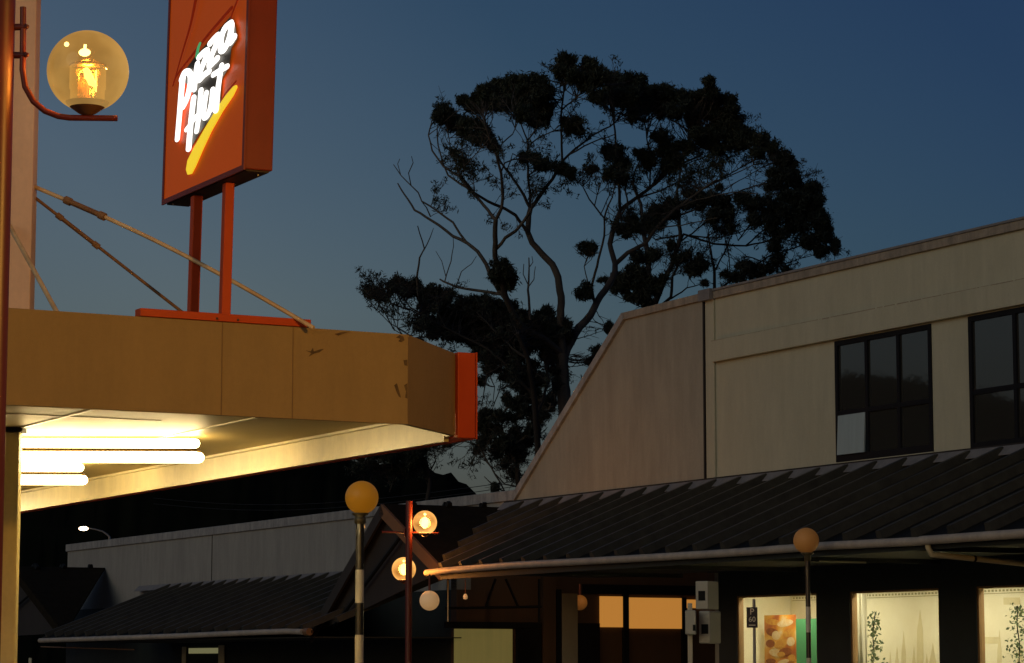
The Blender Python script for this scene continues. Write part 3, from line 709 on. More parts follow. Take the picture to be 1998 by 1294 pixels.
mb = MB(); coping_seg(mb, us_ + .045, z_tl + .01, ua, za + .01, .125)
mb.build('coping', M['coping_cream'], bd, bevel=.006)
mb = MB()
sx, sz = ub - ua, zb2 - za; ln = math.hypot(sx, sz); nx, nz = -sz / ln, sx / ln
if nz < 0: nx, nz = -nx, -nz
hh = .12
mb.prism([W(ua, VWALL - .06, za + .012), W(ub, VWALL - .06, zb2 + .012), W(ub - nx * hh, VWALL - .06, zb2 - nz * hh), W(ua - nx * hh, VWALL - .06, za - nz * hh)], V * (TW + .1))
mb.build('sloping_coping', M['coping'], bd)

def window(parent, u0, u1, z0, z1, cols, trans, name='window', open_pane=None, label=None, skip=()):
    fr = MB(); t = .075; vo = VWALL - .02; vb = VWALL + .05
    fr.box(u0, u1, vo, vb, z1 - t, z1 - .003); fr.box(u0, u1, vo, vb, z0 + .003, z0 + t + .03)
    fr.box(u0, u0 + t, vo, vb, z0 + t + .03, z1 - t); fr.box(u1 - t, u1, vo, vb, z0 + t + .03, z1 - t)
    cu = [u1 - (u1 - u0) * f for f in cols]
    for c in cu: fr.box(c - .035, c + .035, vo + .003, vb - .003, z0 + t + .03, z1 - t)
    edges = [u1 - t] + cu + [u0 + t]
    for i in range(len(edges) - 1):
        zt = z0 + (z1 - z0) * trans[i]
        fr.box(edges[i + 1] + (.035 if i < len(cu) else 0), edges[i] - (.035 if i > 0 else 0), vo + .006, vb - .006, zt - .035, zt + .035)
    w_ = fr.build(name, M['frame'], parent)
    if label: w_['label'] = label
    for i in range(len(edges) - 1):
        zt = z0 + (z1 - z0) * trans[i]
        for j, (za_, zb_) in enumerate(((z0 + t + .03, zt - .036), (zt + .036, z1 - t))):
            ux, uy = edges[i + 1] + .036 * (i < len(cu)), edges[i] - .036 * (i > 0)
            pn = MB()
            if open_pane == (i, j):
                vb_ = VWALL - .055
                pn.prism([W(ux, VWALL + .0 - .025, zb_), W(uy, VWALL - .025, zb_), W(uy, vb_, za_), W(ux, vb_, za_)], V * .02)
                q = pn.build('pane', M['pane_curtain'], w_); q['label'] = 'pale hinged pane standing open'
            else:
                pn.box(ux, uy, VWALL + .012, VWALL + .02, za_, zb_); pn.build('pane', M['pane'], w_)
    return w_
mw = window(bd, w1[0], w1[1], zsill, zh, (.335, .665), (.40, .40, .40), open_pane=(0, 0), label='black framed six pane window with one pane open')
window(bd, w2[0], w2[1], zsill2, zh, (.40, .72), (.43, .43, .43), label='black framed window at the right edge')
mb = MB(); mb.box(w2[0] + .1, px_u(1925, 745, VWALL), VWALL + .0215, VWALL + .03, zsill2 + .1, zh - .1)
mb = MB(); mb.box(w1[0] - .03, w1[1] + .03, VWALL - .035, VWALL - .002, zsill - .06, zsill - .004); mb.box(w2[0], w2[1] + .03, VWALL - .035, VWALL - .002, zsill2 - .06, zsill2 - .004); mb.build('window_sill', M['cream_wall'], bd)

# awning over the footpath
ZG = px_z(1378, 1080, VG)
zA = px_z(1378, 950, VWALL)
def awning_rib(mb, A, B, nrm, wd, ht, side):
    # A low end, B high end; tapered upstand
    mb.prism([A - side * wd / 2, A + side * wd / 2, A + side * wd * .28 + nrm * ht, A - side * wd * .28 + nrm * ht], (B - A))
# valley end of the right awning
uvg, uvw = px_u(846, 1112, VG), px_u(988, 985, VWALL)
awn = MB(); lo = lambda u: W(u, VG + .03, ZG + .03); hi = lambda u: W(u, VWALL - .03, zA)
awn.prism([lo(UE), lo(uvg), hi(uvw), hi(UE)], UP * -.05)
aw = awn.build('awning', M['roof'], bd); aw['label'] = 'dark ribbed awning roof over the footpath'
nr_ = (hi(30) - lo(30)).cross(U).normalized(); nr_ = nr_ if nr_.z > 0 else -nr_
mb = MB(); sp = .737; u = UE + .2
while u < uvw - .2:
    f0 = 0
    if u > uvg: f0 = (u - uvg) / (uvw - uvg)
    A = lo(u).lerp(hi(u), f0) + nr_ * .002; B = hi(u) - (hi(u) - lo(u)).normalized() * .03
    awning_rib(mb, A, B, nr_, .15, .115, U); u += sp
mb.build('rib', M['roof_rib'], aw)
mb = MB(); u = UE + .2 - sp / 2
# apron flashing at the wall
mb.prism([W(UE, VWALL - .06, zA + .10), W(uvw, VWALL - .06, zA + .10), W(uvw, VWALL - .20, zA - .035), W(UE, VWALL - .20, zA - .035)], nr_ * .006)
mb.build('apron_flashing', M['flashing'], aw)
mb = MB(); mb.box(UE, uvw, VWALL - .05, VWALL - .003, zA + .10, zA + .13); mb.build('flashing_bead', M['seam'], aw)
def gutter_path(pts, v): return [hit_v(x, y, v) for x, y in pts]
mb = MB(); mb.tube(gutter_path([(832, 1118), (870, 1113.5), (1000, 1103), (1150, 1095), (1300, 1086.5), (1392, 1081), (1480, 1075), (1600, 1066), (1800, 1056)], VG), .055, 12)
mb.build('gutter', M['gutter'], aw)
q0 = hit_v(1796, 1055, VG - .03); mb = MB(); mb.tube([q0, hit_v(1998, 1041, VG - .03), hit_v(2500, 1008, VG - .03)], .056, 12); mb.build('gutter', M['gutter'], aw)
d0 = hit_v(1810, 1060, VG - .0); d1 = Vector((d0.x, d0.y, at(1815, 1082, d0.y).z)) + V * .06
mb = MB(); mb.tube([d0, d0 + UP * -.06 + V * .01, d1, d1 + V * .1 - UP * .006, d1 + V * 3.0 - UP * .19], .036, 10); mb.build('downpipe', M['pipe'], aw)
dm = d1 + V * .62 - UP * .04; mb = MB(); mb.tube([dm, dm + V * .035], .041, 10); mb.build('pipe_clip', M['seam'], aw)
# fascia board and lining under the awning
mb = MB(); mb.box(UE, uvg - .1, VG + .075, VG + .11, ZG - .13, ZG + .0); mb.build('fascia_board', M['dark_green'], aw)
mb = MB(); mb.prism([W(UE, VG + .12, ZG - .03), W(uvg, VG + .12, ZG - .03), W(uvg, VWALL - .01, ZG - .06), W(UE, VWALL - .01, ZG - .06)], UP * .02); mb.build('lining', M['soffit_dark'], aw)
for u in (23.5, 27, 30.6, 34.2, 37.6):
    mb = MB(); mb.box(u - .02, u + .02, VG + .12, VWALL - .01, ZG - .13, ZG - .065); mb.build('rafter', M['soffit_dark'], aw)
mb = MB()
qa = hit_v(1430, 1088, VG + .3); qb = hit_v(1690, 1098, VG + 1.6); mb.tube([qa, qb], .012, 6); mb.build('conduit', M['pipe'], aw)

# ground floor shopfront, v = VWALL, with three lit show windows
zhd = px_z(1515, 1160, VWALL)
sw = [(px_u(1593, 1220, VWALL), px_u(1437, 1220, VWALL)), (px_u(1832, 1220, VWALL), px_u(1658, 1220, VWALL)), (px_u(2085, 1220, VWALL), px_u(1905, 1220, VWALL))]
u_c = px_u(1402, 1220, VWALL)
mb = MB(); z0_ = 0.02; zc_ = ZG - .07; zsl = .55
edges = [u_c] + [x for s_ in sw for x in (s_[1], s_[0])] + [UE]
for i in range(0, len(edges), 2): mb.box(edges[i + 1], edges[i], VWALL + .005, VWALL + .13, z0_, zc_)
for s_ in sw: mb.box(s_[0], s_[1], VWALL + .005, VWALL + .13, zhd, zc_); mb.box(s_[0], s_[1], VWALL + .005, VWALL + .13, z0_, zsl)
mb.box(UE, us_ + .03, VWALL + .004, VWALL + .29, zc_ + .001, z_base - .31)
mb.build('shopfront_wall', M['dark_green'], bd)
VB = VWALL + 1.35
mb = MB(); mb.box(UE, u_c, VB, VB + .05, z0_, 2.9); mb.box(u_c - .05, u_c, VWALL + .26, VB - .002, z0_, 2.9); mb.box(UE, UE + .05, VWALL + .26, VB - .002, z0_, 2.9); mb.box(UE, u_c, VWALL + .26, VB + .05, 2.902, 2.95); mb.box(UE, u_c, VWALL + .26, VB, z0_ - .01, z0_ + .4)
mb.build('shop_interior', M['room'], bd)
for i, s_ in enumerate(sw):
    fr = MB(); e = .05
    fr.box(s_[0], s_[1], VWALL + .02, VWALL + .11, zhd - .03, zhd - .002); fr.box(s_[1] - .04, s_[1] - .002, VWALL + .02, VWALL + .11, zsl, zhd - .03); fr.box(s_[0] + .002, s_[0] + .03, VWALL + .02, VWALL + .11, zsl, zhd - .03); fr.box(s_[0], s_[1], VWALL + .02, VWALL + .11, zsl + .002, zsl + .05)
    f_ = fr.build('shop_window', M['wood'], bd); f_['label'] = ['lit shop window with food poster', 'lit shop window with curtain and ivy', 'lit shop window at the right edge'][i]
    pn = MB(); pn.box(s_[0] + .03, s_[1] - .04, VWALL + .06, VWALL + .066, zsl + .05, zhd - .03); pn.build('pane', glass_mat('shop_glass'), f_)
# mural, border and lamps inside
def VBp(px, py, off=.0): return hit_v(px, py, VB - off)
def spire(px, ytop, w_, base=1330):
    mb = MB()
    mb.prism([VBp(px - w_, base, .004), VBp(px + w_, base, .004), VBp(px + w_ * .8, ytop + 40, .004), VBp(px + w_ * .4, ytop + 22, .004), VBp(px, ytop, .004), VBp(px - w_ * .4, ytop + 22, .004), VBp(px - w_ * .8, ytop + 40, .004)], V * .003); mb.build('mural_tower', M['mural'], bd)
for a in ((1795, 1190, 7), (1763, 1232, 5), (1783, 1260, 5), (1750, 1262, 6), (1820, 1255, 9), (1808, 1275, 6), (1737, 1272, 5), (1950, 1230, 5), (1990, 1250, 7)): spire(*a)
for (x0, y0, x1, y1) in ((1880, 1243, 1950, 1256), (1958, 1180, 1990, 1166), (1440, 1250, 1472, 1254), (1445, 1266, 1478, 1270), (1440, 1282, 1475, 1286)):
    mb = MB(); mb.prism([VBp(x0, y0, .006), VBp(x1, y0, .006), VBp(x1, y1, .006), VBp(x0, y1, .006)], V * .002); mb.build('mural_band', M['mural'], bd)
zbr = VBp(1500, 1171).z
mb = MB(); u = UE + .1
while u < u_c - .1:
    mb.box(u, u + .045, VB - .006, VB - .002, zbr, zbr + .03); u += .085
mb.box(UE + .1, u_c - .1, VB - .005, VB - .002, zbr + .045, zbr + .055); mb.box(UE + .1, u_c - .1, VB - .005, VB - .002, zbr - .03, zbr - .02)
mb.build('border_pattern', M['mural_dark'], bd)
for k, uu in enumerate((21.8, 25.0, 28.2, 31.4, 34.6)):
    light('shop_light', W(uu, VWALL + .34, 2.88), 50, (1, .90, .72), kind='AREA', size=(.2, 2.2), rot=(0, 0, math.atan2(U.y, U.x) - math.pi / 2))
# curtain, posters, ivy in the windows
vc = VWALL + .55
def panel(name, x0, y0, x1, y1, v, m, label, cat, th=.01):
    a, b = hit_v(x0, y0, v), hit_v(x1, y0, v); z1_ = a.z; zz = max(.7, 1.0)
    mb = MB(); mb.box(b.dot(U), a.dot(U), v, v + th, zz, z1_); return tag(mb.build(name, m, base=W(a.dot(U), v, zz)), label, cat)
mb = MB(); a, b = hit_v(1664, 1156, vc), hit_v(1690, 1156, vc); n = 26; vs_ = []
for i in range(n + 1):
    f = i / n; uu = a.dot(U) + (b.dot(U) - a.dot(U)) * f
    for z in (zsl + .1, zhd - .01): vs_.append(W(uu, vc + .03 * math.sin(f * 22), z))
mb.add(vs_, [(2 * i, 2 * i + 1, 2 * i + 3, 2 * i + 2) for i in range(n)], True)
c_ = mb.build('curtain', M['curtain'], base=W(a.dot(U), vc, zsl)); c_.modifiers.new('s', 'SOLIDIFY').thickness = .006
tag(c_, 'cream curtain at the left side of the ivy shop window', 'curtain')
tag(panel('poster', 1491, 1201, 1552, 1300, VWALL + .66, M['poster'], 'colour photo poster of baked food hanging in the lit shop window', 'poster'))
for k, (x, y, rx, ry, an, ci) in enumerate(((1508, 1214, 14, 6, .1, 1), (1532, 1216, 16, 7, -.2, 0), (1507, 1234, 13, 8, .3, 2), (1514, 1240, 8, 9, 0, 0), (1538, 1236, 12, 7, -.5, 1), (1503, 1256, 9, 8, .2, 2), (1524, 1256, 15, 8, -.5, 1), (1543, 1252, 8, 9, 0, 0), (1512, 1274, 12, 7, .3, 0), (1532, 1272, 13, 8, -.2, 2), (1524, 1277, 8, 5, 0, 1), (1545, 1284, 8, 7, 0, 1), (1504, 1290, 10, 5, 0, 2), (1528, 1292, 12, 5, -.3, 0))):
    P_ = [hit_v(max(1492, min(1551.5, x + rx * math.cos(an) * math.cos(q) - ry * math.sin(an) * math.sin(q))), y + rx * math.sin(an) * math.cos(q) + ry * math.cos(an) * math.sin(q), VWALL + .66 - .001 - .0004 * k) for q in [2 * math.pi * i_ / 14 for i_ in range(14)]]
    mb = MB(); mb.prism(P_, V * .0003); mb.build('printed_food', M[('food_cream', 'food_orange', 'food_brown')[ci]], bpy.data.objects['poster'])
tag(panel('poster', 1553, 1208, 1600, 1300, VWALL + .66, M['poster_green'], 'plain green panel beside the food poster', 'panel'))
def ivy(cx, y0, wdt, t_v, label, seed):
    rr = random.Random(seed); mbv = MB()
    base = hit_v(cx, 1294, t_v); base.z = .45
    stem = MB(); pth = [base + UP * 0]
    top = hit_v(cx, y0, t_v)
    for k in range(1, 8): pth.append(base.lerp(top, k / 7) + U * rr.uniform(-.04, .04))
    stem.tube(pth, .008, 6)
    for k in range(420):
        f = rr.random(); c = base.lerp(top, f) + U * rr.gauss(0, 1) * wdt * (.35 + .4 * math.sin(math.pi * min(1, f * .9 + .1))) + V * rr.gauss(0, .06) + UP * rr.gauss(0, .02)
        s_ = rr.uniform(.022, .04); d1 = Vector((rr.gauss(0, 1), rr.gauss(0, 1), rr.gauss(0, 1))).normalized(); d2 = d1.cross(Vector((rr.gauss(0, 1), rr.gauss(0, 1), rr.gauss(0, 1)))).normalized()
        mbv.add([c - d1 * s_, c + d2 * s_ * .6, c + d1 * s_, c - d2 * s_ * .6], [(0, 1, 2, 3)])
    pot = MB(); pot.lathe(base - UP * .03, [(.0, 0), (.09, 0), (.12, .2), (.11, .2), (.0, .18)], 16)
    o = thing('climbing_plant', base, label, 'plant')
    mbv.build('foliage', M['plant'], o); stem.build('stem', M['bark_dark'], o); pot.build('pot', M['wood'], o)
ivy(1705, 1196, .13, VWALL + .85, 'leafy climbing plant in the curtained shop window', 5)
ivy(1985, 1182, .16, VWALL + .85, 'leafy climbing plant in the shop window at the right edge', 6)

# ------------------------------------------------------------------ arcade recess under the brown wall
UA = 45.9
def HU(px, py): return hit_u(px, py, UA)
mb = MB()
mb.box(UA + .05, UA + .3, VWALL + .0, VWALL + 9, -1, 4.2); mb.build('arcade_wall', M['arcade_brown'], bd)
def au(px, py): return HU(px, py).dot(V)
mb = MB(); mb.box(UA - .5, ub, VWALL + .3, VWALL + 9, 3.9, 4.0); mb.box(u_c + .002, UA - .5, VWALL + .31, VWALL + 9, 3.9, 4.0); mb.build('arcade_ceiling', M['soffit_dark'], bd)
mb = MB(); mb.box(u_c + .01, u_c + .2, VWALL + .26, VWALL + 9, -.1, 3.89); mb.build('arcade_side_wall', M['dark_green'], bd)
def apanel(x0, x1, y0, y1, th=.05, u=None):
    u_ = UA if u is None else u
    a, b = hit_u(x0, y0, u_), hit_u(x1, y1, u_)
    m_ = MB(); m_.box(u_, u_ + th, a.dot(V), b.dot(V), b.z, a.z); return m_
apanel(888, 1000, 1227, 1320).build('lit_window', M['lit_green'], bd)['label'] = 'dim greenish lit window in the arcade'
for x0, x1, y1 in ((1172, 1217, 1224), (1228, 1332, 1227), (1341, 1400, 1187)):
    apanel(x0, x1, 1163.5 if x0 < 1200 else 1166 if x0 < 1300 else 1170, y1).build('lit_window', M['lit_orange'], bd)['label'] = 'orange lit window blind in the arcade'
mb = MB()
for x0, x1, y0, y1 in ((1217, 1228, 1150, 1320), (1332, 1341, 1166, 1320), (870, 1056, 1213, 1226.5), (1010, 1056, 1227, 1320), (1086, 1096, 1150, 1320), (1128, 1171, 1216, 1320), (1140, 1400, 1140, 1162)):
    m_ = apanel(x0, x1, y0, y1, .08, UA - .04); mb.add(m_.v, m_.f)
mb.build('arcade_frame', M['frame'], bd)
for x0, x1 in ((1060, 1085),): apanel(x0, x1, 1110, 1330, .1, UA - .06).build('arcade_column', M['arcade_brown'], bd)
p = hit_u(1112, 1200, 42.0); mb = MB(); hwc = 15 * PXM(p.y)
mb.frame_box(Vector((p.x - hwc, p.y, -.8)), Vector((hwc * 2, 0, 0)), Vector((0, hwc * 2, 0)), UP * (at(1112, 1158, p.y).z + .8)); mb.build('arcade_column', M['arcade_grey'], bd)
mb = MB()
for pts_ in (((967, 1130), (947, 1186)), ((987, 1130), (1012, 1186)), ((870, 1187), (1056, 1184)), ((874, 1128), (874, 1213)), ((1052, 1130), (1052, 1215))):
    u_ = 44.5
    mb.tube([hit_u(*pts_[0], u_), hit_u(*pts_[1], u_)], .026, 6)
mb.build('truss', M['frame'], bd)
p = hit_u(874, 1132, 43); mb = MB(); mb.tube([p, at(874, 1213, p.y)], .012, 8); mb.build('thin_pipe', M['pipe'], bd)
# hanging lights
def hang(px, py, r, t, ytop, m, label, name='hanging_lamp', stem='pole_red', group=None):
    c = at(px, py, t); top = at(px, ytop, t)
    o = thing(name, c, label, 'hanging lamp', group)
    mb = MB(); mb.ball(c, r * PXM(t), 28, 18); mb.build('globe', M[m], o)
    mb = MB(); mb.tube([c + UP * r * PXM(t) * .98, top], [.022, .016], 8); mb.build('stem', M[stem], o)
hang(838, 1172, 19.3, 43.6, 1121, 'globe_white', 'pale opal globe with a faint warm glow hanging below the end of the gutter')
hang(1131, 1176, 15, 50, 1140, 'beacon_dim', 'dull orange globe half hidden behind the grey arcade column')
c = at(908, 1160, 46.5); o = thing('bare_bulb_lamp', c, 'tiny bare bulb hanging on a cord inside the arcade', 'hanging lamp')
mb = MB(); mb.tube([at(908, 1130, 46.5), at(908, 1158, 46.5)], .008, 6); mb.build('cord', M['pole_red'], o)
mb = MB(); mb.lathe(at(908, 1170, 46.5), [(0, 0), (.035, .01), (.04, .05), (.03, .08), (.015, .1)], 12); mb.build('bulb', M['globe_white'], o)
light('arcade_light', W(42.0, VWALL + 1.6, 3.5), 26, (1, .6, .3), .1)

# ------------------------------------------------------------------ entrance porch gables
def porch(apex, ridge_b, rfoot, lfoot, label, lit):
    ax = Vector(apex)
    o = thing('entrance_porch', W(apex[0], apex[1], gz(apex[0])), label, 'porch roof', 'gabled porch roofs')
    A = W(*apex); Bk = W(*ridge_b); Rf = W(*rfoot); Lf = W(*lfoot)
    rn = (Bk - A).cross(Rf - A).normalized(); rn = rn if rn.z > 0 else -rn
    mb = MB(); mb.prism([A, Bk, W(rfoot[3][0], rfoot[3][1], rfoot[3][2]), Rf] if len(rfoot) > 3 else [A, Bk, Rf], rn * -.06); mb.build('roof_slope', M['roof'], o)
    return o, A, Bk, Rf, Lf, rn
def porch2(ua_, va_, za_, ur, zr_, ul, zl_, label, bl):
    o = thing('entrance_porch', W(ua_, va_, gz(ua_)), label, 'porch roof')
    A = W(ua_, va_, za_); Bk = W(ua_, VWALL - .01, za_)
    Rf = W(ur, va_, zr_); Rg = W(ur - .0, VG + .12, zr_); Lf = W(ul, va_, zl_)
    vr = VG + .15
    for (Ft, m_, nm) in ((Rf, 'porch_roof', 'roof_slope'), (Lf, 'porch_roof', 'roof_slope')):
        Fb = Ft + V * ((VWALL - va_ - .01) * .02)
        rn = (Bk - A).cross(Ft - A).normalized(); rn = rn if rn.z > 0 else -rn
        mb = MB(); mb.prism([A + rn * .03, Bk + rn * .03, Fb + rn * .03, Ft + rn * .03], rn * -.06); s_ = mb.build(nm, M[m_], o)
        mb = MB(); k = .55
        while k < VWALL - va_ - .1:
            f = 1 - k / (VWALL - va_)
            P0 = A + V * k + rn * .032; P1 = (A + V * k).lerp(Ft + V * k, f) + rn * .032
            awning_rib(mb, P0.lerp(P1, .07), P0, rn, .12, .09, V); k += .74
        mb.build('rib_cap', M['roof'], s_)
    # cladding triangle and barge boards
    d = V * -.0
    mb = MB(); zc = max(zl_, zr_) ; 
    mb.prism([A + V * .12 - UP * .12, Rf + V * .12 - UP * .02, W(ul, va_ + .12, zr_ - .02) if False else Lf + V * .12], V * .04); mb.build('gable_panel', M['porch_clad'], o)
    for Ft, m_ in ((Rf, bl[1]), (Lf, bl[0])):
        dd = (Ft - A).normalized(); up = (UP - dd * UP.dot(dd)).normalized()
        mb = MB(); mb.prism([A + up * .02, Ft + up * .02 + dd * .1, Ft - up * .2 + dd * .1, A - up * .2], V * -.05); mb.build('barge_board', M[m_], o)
    dd = (Lf - A).normalized()
    a = A.lerp(Rf, .35) - UP * .1; mb = MB(); b = Lf + (Rf - Lf) * .18
    mb.tube([a + V * .02, b + V * .02 - UP * .1], .035, 6); mb.build('brace', M['frame'], o)
    return o
ap = hit_v(748, 986, 20.27); rf = hit_v(862, 1107, 20.27); lf = hit_v(609, 1232, 20.27)
o1 = porch2(ap.dot(U), 20.27, ap.z, rf.dot(U), rf.z, lf.dot(U), lf.z, 'dark gabled porch roof between the two awnings behind the red lamp post', ('barge', 'barge_lamplit'))
rw = hit_v(205, 1110, VWALL)
porch2(rw.dot(U), 20.3, rw.z, 62.4, 2.3, 71.6, 2.2, 'dark gabled porch roof at the far left end of the grey building', ('porch_roof', 'porch_roof'))

# ------------------------------------------------------------------ low grey building on the left
u_le = px_u(132, 1090, VWALL)
lb = thing('low_building', W(u_le, VWALL, -.9), 'low grey parapet building with a dark ribbed awning beyond the striped beacon', 'building')
zl_top = px_z(450, 1024, VWALL); z_lb = px_z(665, 1125, VWALL); ZGL = px_z(500, 1236, VG)
mb = MB(); mb.box(ub + .01, UA + .045, VWALL, VWALL + TW, 3.95, zl_top - .1); mb.box(UA + .045, u_le, VWALL, VWALL + TW, z_lb - .4, zl_top - .1); mb.box(UA + .31, u_le, VWALL + 8, VWALL + 8.3, -.9, zl_top - .1); mb.box(u_le - .3, u_le, VWALL + TW, VWALL + 8, -.9, zl_top - .1)
mb.build('wall', M['grey_wall'], lb)
mb = MB(); mb.box(ub - .1, u_le + .04, VWALL - .05, VWALL + TW + .05, zl_top - .19, zl_top); mb.build('coping', M['coping'], lb, bevel=.01)
us2 = px_u(414, 1080, VWALL); mb = MB(); mb.box(us2 - .012, us2 + .012, VWALL - .012, VWALL - .001, z_lb, zl_top - .19)
mb.build('wall_joint', M['seam'], lb)
mb = MB(); mb.box(UA + .31, u_le, VWALL + .004, VWALL + .2, -.9, z_lb - .401); mb.build('shopfront_wall', M['dark_green'], lb)
u_ge = px_u(80, 1250, VG); u_gs = px_u(598, 1233, VG)
lo2 = lambda u: W(u, VG + .03, ZGL + .03); hi2 = lambda u: W(u, VWALL - .03, z_lb)
mb = MB(); uw2 = px_u(690, 1120, VWALL)
mb.prism([lo2(u_gs - .2), lo2(u_ge), hi2(u_ge + 1), hi2(uw2)], UP * -.05); aw2 = mb.build('awning', M['roof'], lb)
nr2 = (hi2(50) - lo2(50)).cross(U).normalized(); nr2 = nr2 if nr2.z > 0 else -nr2
mb = MB(); u = u_gs - .5
while u < u_ge + .2:
    f0 = 0 if u > u_gs else .12
    awning_rib(mb, lo2(u).lerp(hi2(u), f0) + nr2 * .002, hi2(u) - (hi2(u) - lo2(u)).normalized() * .03, nr2, .14, .115, U); u += sp
mb.build('rib', M['roof_rib'], aw2)
mb = MB(); mb.prism([W(uw2, VWALL - .06, z_lb + .10), W(u_ge + 2, VWALL - .06, z_lb + .10), W(u_ge + 2, VWALL - .2, z_lb - .035), W(uw2, VWALL - .2, z_lb - .035)], nr2 * .006); mb.build('apron_flashing', M['flashing'], aw2)
mb = MB(); mb.tube(gutter_path([(78, 1250), (200, 1246), (350, 1241), (480, 1235), (560, 1232), (590, 1233)], VG), .055, 12); mb.build('gutter', M['gutter'], aw2)
ge = hit_v(595, 1233, VG); mb = MB(); mb.tube([ge - U * .02, ge - U * .22], .07, 12); mb.build('gutter_end', M['barge_lamplit'], aw2)
mb = MB(); mb.prism([W(u_gs, VG + .12, ZGL - .10), W(u_ge, VG + .12, ZGL - .10), W(u_ge, VWALL, ZGL - .1), W(u_gs, VWALL, ZGL - .1)], UP * .02); mb.build('lining', M['soffit_dark'], aw2)
a, b = hit_v(80, 1262, VG + .5), hit_v(262, 1268, VG + .5); mb = MB(); mb.tube([a, b], .014, 6); mb.build('conduit', M['barge_lamplit'], aw2)
def vpanel(x0, y0, x1, y1, v=VWALL - .02, th=.02):
    a, b = hit_v(x0, y0, v), hit_v(x1, y1, v); m_ = MB(); m_.box(b.dot(U), a.dot(U), v, v + th, b.z, a.z); return m_
vpanel(368, 1265, 424, 1275).build('lit_transom', mat('lit_transom', (.3, .3, .2), .6, emit=(.20, .19, .09), estr=.7), lb)
mb = MB()
for a in ((426, 1259, 436, 1320), (355, 1262, 361, 1320), (56, 1284, 60, 1320)): vpanel(*a, v=VWALL - .05).build('door_post', M['pale_frame'], lb)

# ------------------------------------------------------------------ small street furniture
tb = 34.5; pb_ = at(1347, 1260, tb)
sp_ = thing('equipment_post', (pb_.x, pb_.y, .02), 'pale post carrying three grey metal housings with dark square openings', 'signal post')
mb = MB(); mb.frame_box(Vector((pb_.x - .03, pb_.y, .02)), Vector((.06, 0, 0)), Vector((0, .06, 0)), UP * (at(1347, 1180, tb).z)); mb.build('post', mat('pale_post', (.55, .52, .40), .6, var=.1), sp_, bevel=.008)
def housing(fx0, fx1, fy0, fy1, sx, sdy, t, wx0, wx1, wy0, wy1, rnd=False):
    # front face left, side face receding to the right
    a = at(fx0, fy1, t); b = at(fx1, fy1 + 1, t - .06); zt_ = at(fx0, fy0, t).z
    e1 = Vector((b.x - a.x, b.y - a.y, 0)); e2 = Vector(((sx - fx1) * PXM(t), .30, 0))
    m_ = MB(); m_.frame_box(a, e1, e2, UP * (zt_ - a.z)); hb = m_.build('housing', M['box_grey'], sp_, bevel=.02 if rnd else .012)
    m_ = MB(); q = at(wx0, wy1, t - .045); q2 = at(wx1, wy0, t - .06); nn = Vector((e1.y, -e1.x, 0)).normalized()
    m_.frame_box(Vector((q.x, a.y + e1.y * (q.x - a.x) / e1.x, q.z)) + nn * .004, Vector((q2.x - q.x, e1.y * (q2.x - q.x) / e1.x, 0)), -nn * .02, UP * (q2.z - q.z)); m_.build('lens', M['box_window'], hb)
housing(1357, 1382, 1134, 1189, 1406, 0, tb, 1363, 1376, 1153, 1172)
housing(1363, 1386, 1192, 1256, 1411, 0, tb - .1, 1369, 1382, 1218, 1237, True)
housing(1337, 1358, 1191, 1238, 1362, 0, tb - .3, 1352, 1357, 1219, 1231)
tp = 33.0; ps = at(1470, 1205, tp)
pk = thing('parking_sign', (ps.x, ps.y, .02), 'small dark parking sign reading P 60 on a grey pole before the lit window', 'sign')
mb = MB(); mb.tube([Vector((ps.x + .012, ps.y + .03, .02)), Vector((ps.x + .012, ps.y + .03, at(1471, 1169, tp).z))], .019, 14); mb.build('pole', M['galv'], pk)
a = at(1457, 1225, tp); b = at(1478, 1185, tp); mb = MB(); mb.frame_box(Vector((a.x, ps.y - .002, a.z)), Vector((b.x - a.x, 0, 0)), Vector((0, .008, 0)), UP * (b.z - a.z)); mb.build('plate', M['sign_plate'], pk, bevel=.002)
def text(body, px, py, t, size_px, m, parent, name):
    c = bpy.data.curves.new(name, 'FONT'); c.body = body; c.size = size_px * PXM(t); c.align_x = 'CENTER'; c.align_y = 'CENTER'; c.extrude = .001; c.offset = .0008
    ob = bpy.data.objects.new(name, c); COL.objects.link(ob)
    dg = bpy.context.evaluated_depsgraph_get(); me = bpy.data.meshes.new_from_object(ob.evaluated_get(dg)); bpy.data.objects.remove(ob)
    o = bpy.data.objects.new(name, me); COL.objects.link(o); me.materials.clear(); me.materials.append(m)
    p = at(px, py, t); p.y = t
    o.parent = parent; o.rotation_euler = (math.pi / 2, 0, 0); o.location = Vector((p.x, ps.y - .0045, p.z)) - world_loc(parent); return o
text('P', 1467, 1194, tp, 17, M['plate_text'], pk, 'letter')
text('60', 1467.5, 1209, tp, 14, M['plate_text'], pk, 'number')
a = at(1461, 1221, tp); b = at(1474, 1219, tp); mb = MB(); mb.frame_box(Vector((a.x, ps.y - .004, a.z)), Vector((b.x - a.x, 0, 0)), Vector((0, .002, 0)), UP * (b.z - a.z)); mb.build('arrow', M['plate_text'], pk)

# far street lamp
ts = 128; hd = at(170, 1032, ts); basep = at(214, 1040, ts)
sl = thing('street_lamp', (basep.x, basep.y, -.9), 'distant lit street lamp above the grey parapet at far left', 'street lamp')
mb = MB(); tz = at(212, 1048, ts).z; mb.tube([Vector((basep.x, basep.y, -.9)), Vector((basep.x, basep.y, tz)), at(209, 1043, ts), at(200, 1037, ts), at(186, 1033, ts), at(174, 1031, ts)], [.09, .06, .045, .04, .035, .035], 8); mb.build('pole', M['galv'], sl)
mb = MB(); mb.ball(at(163, 1031.5, ts), .2, 14, 8, sc=(1.15, .8, .5)); mb.build('lamp_head', M['street_head'], sl)
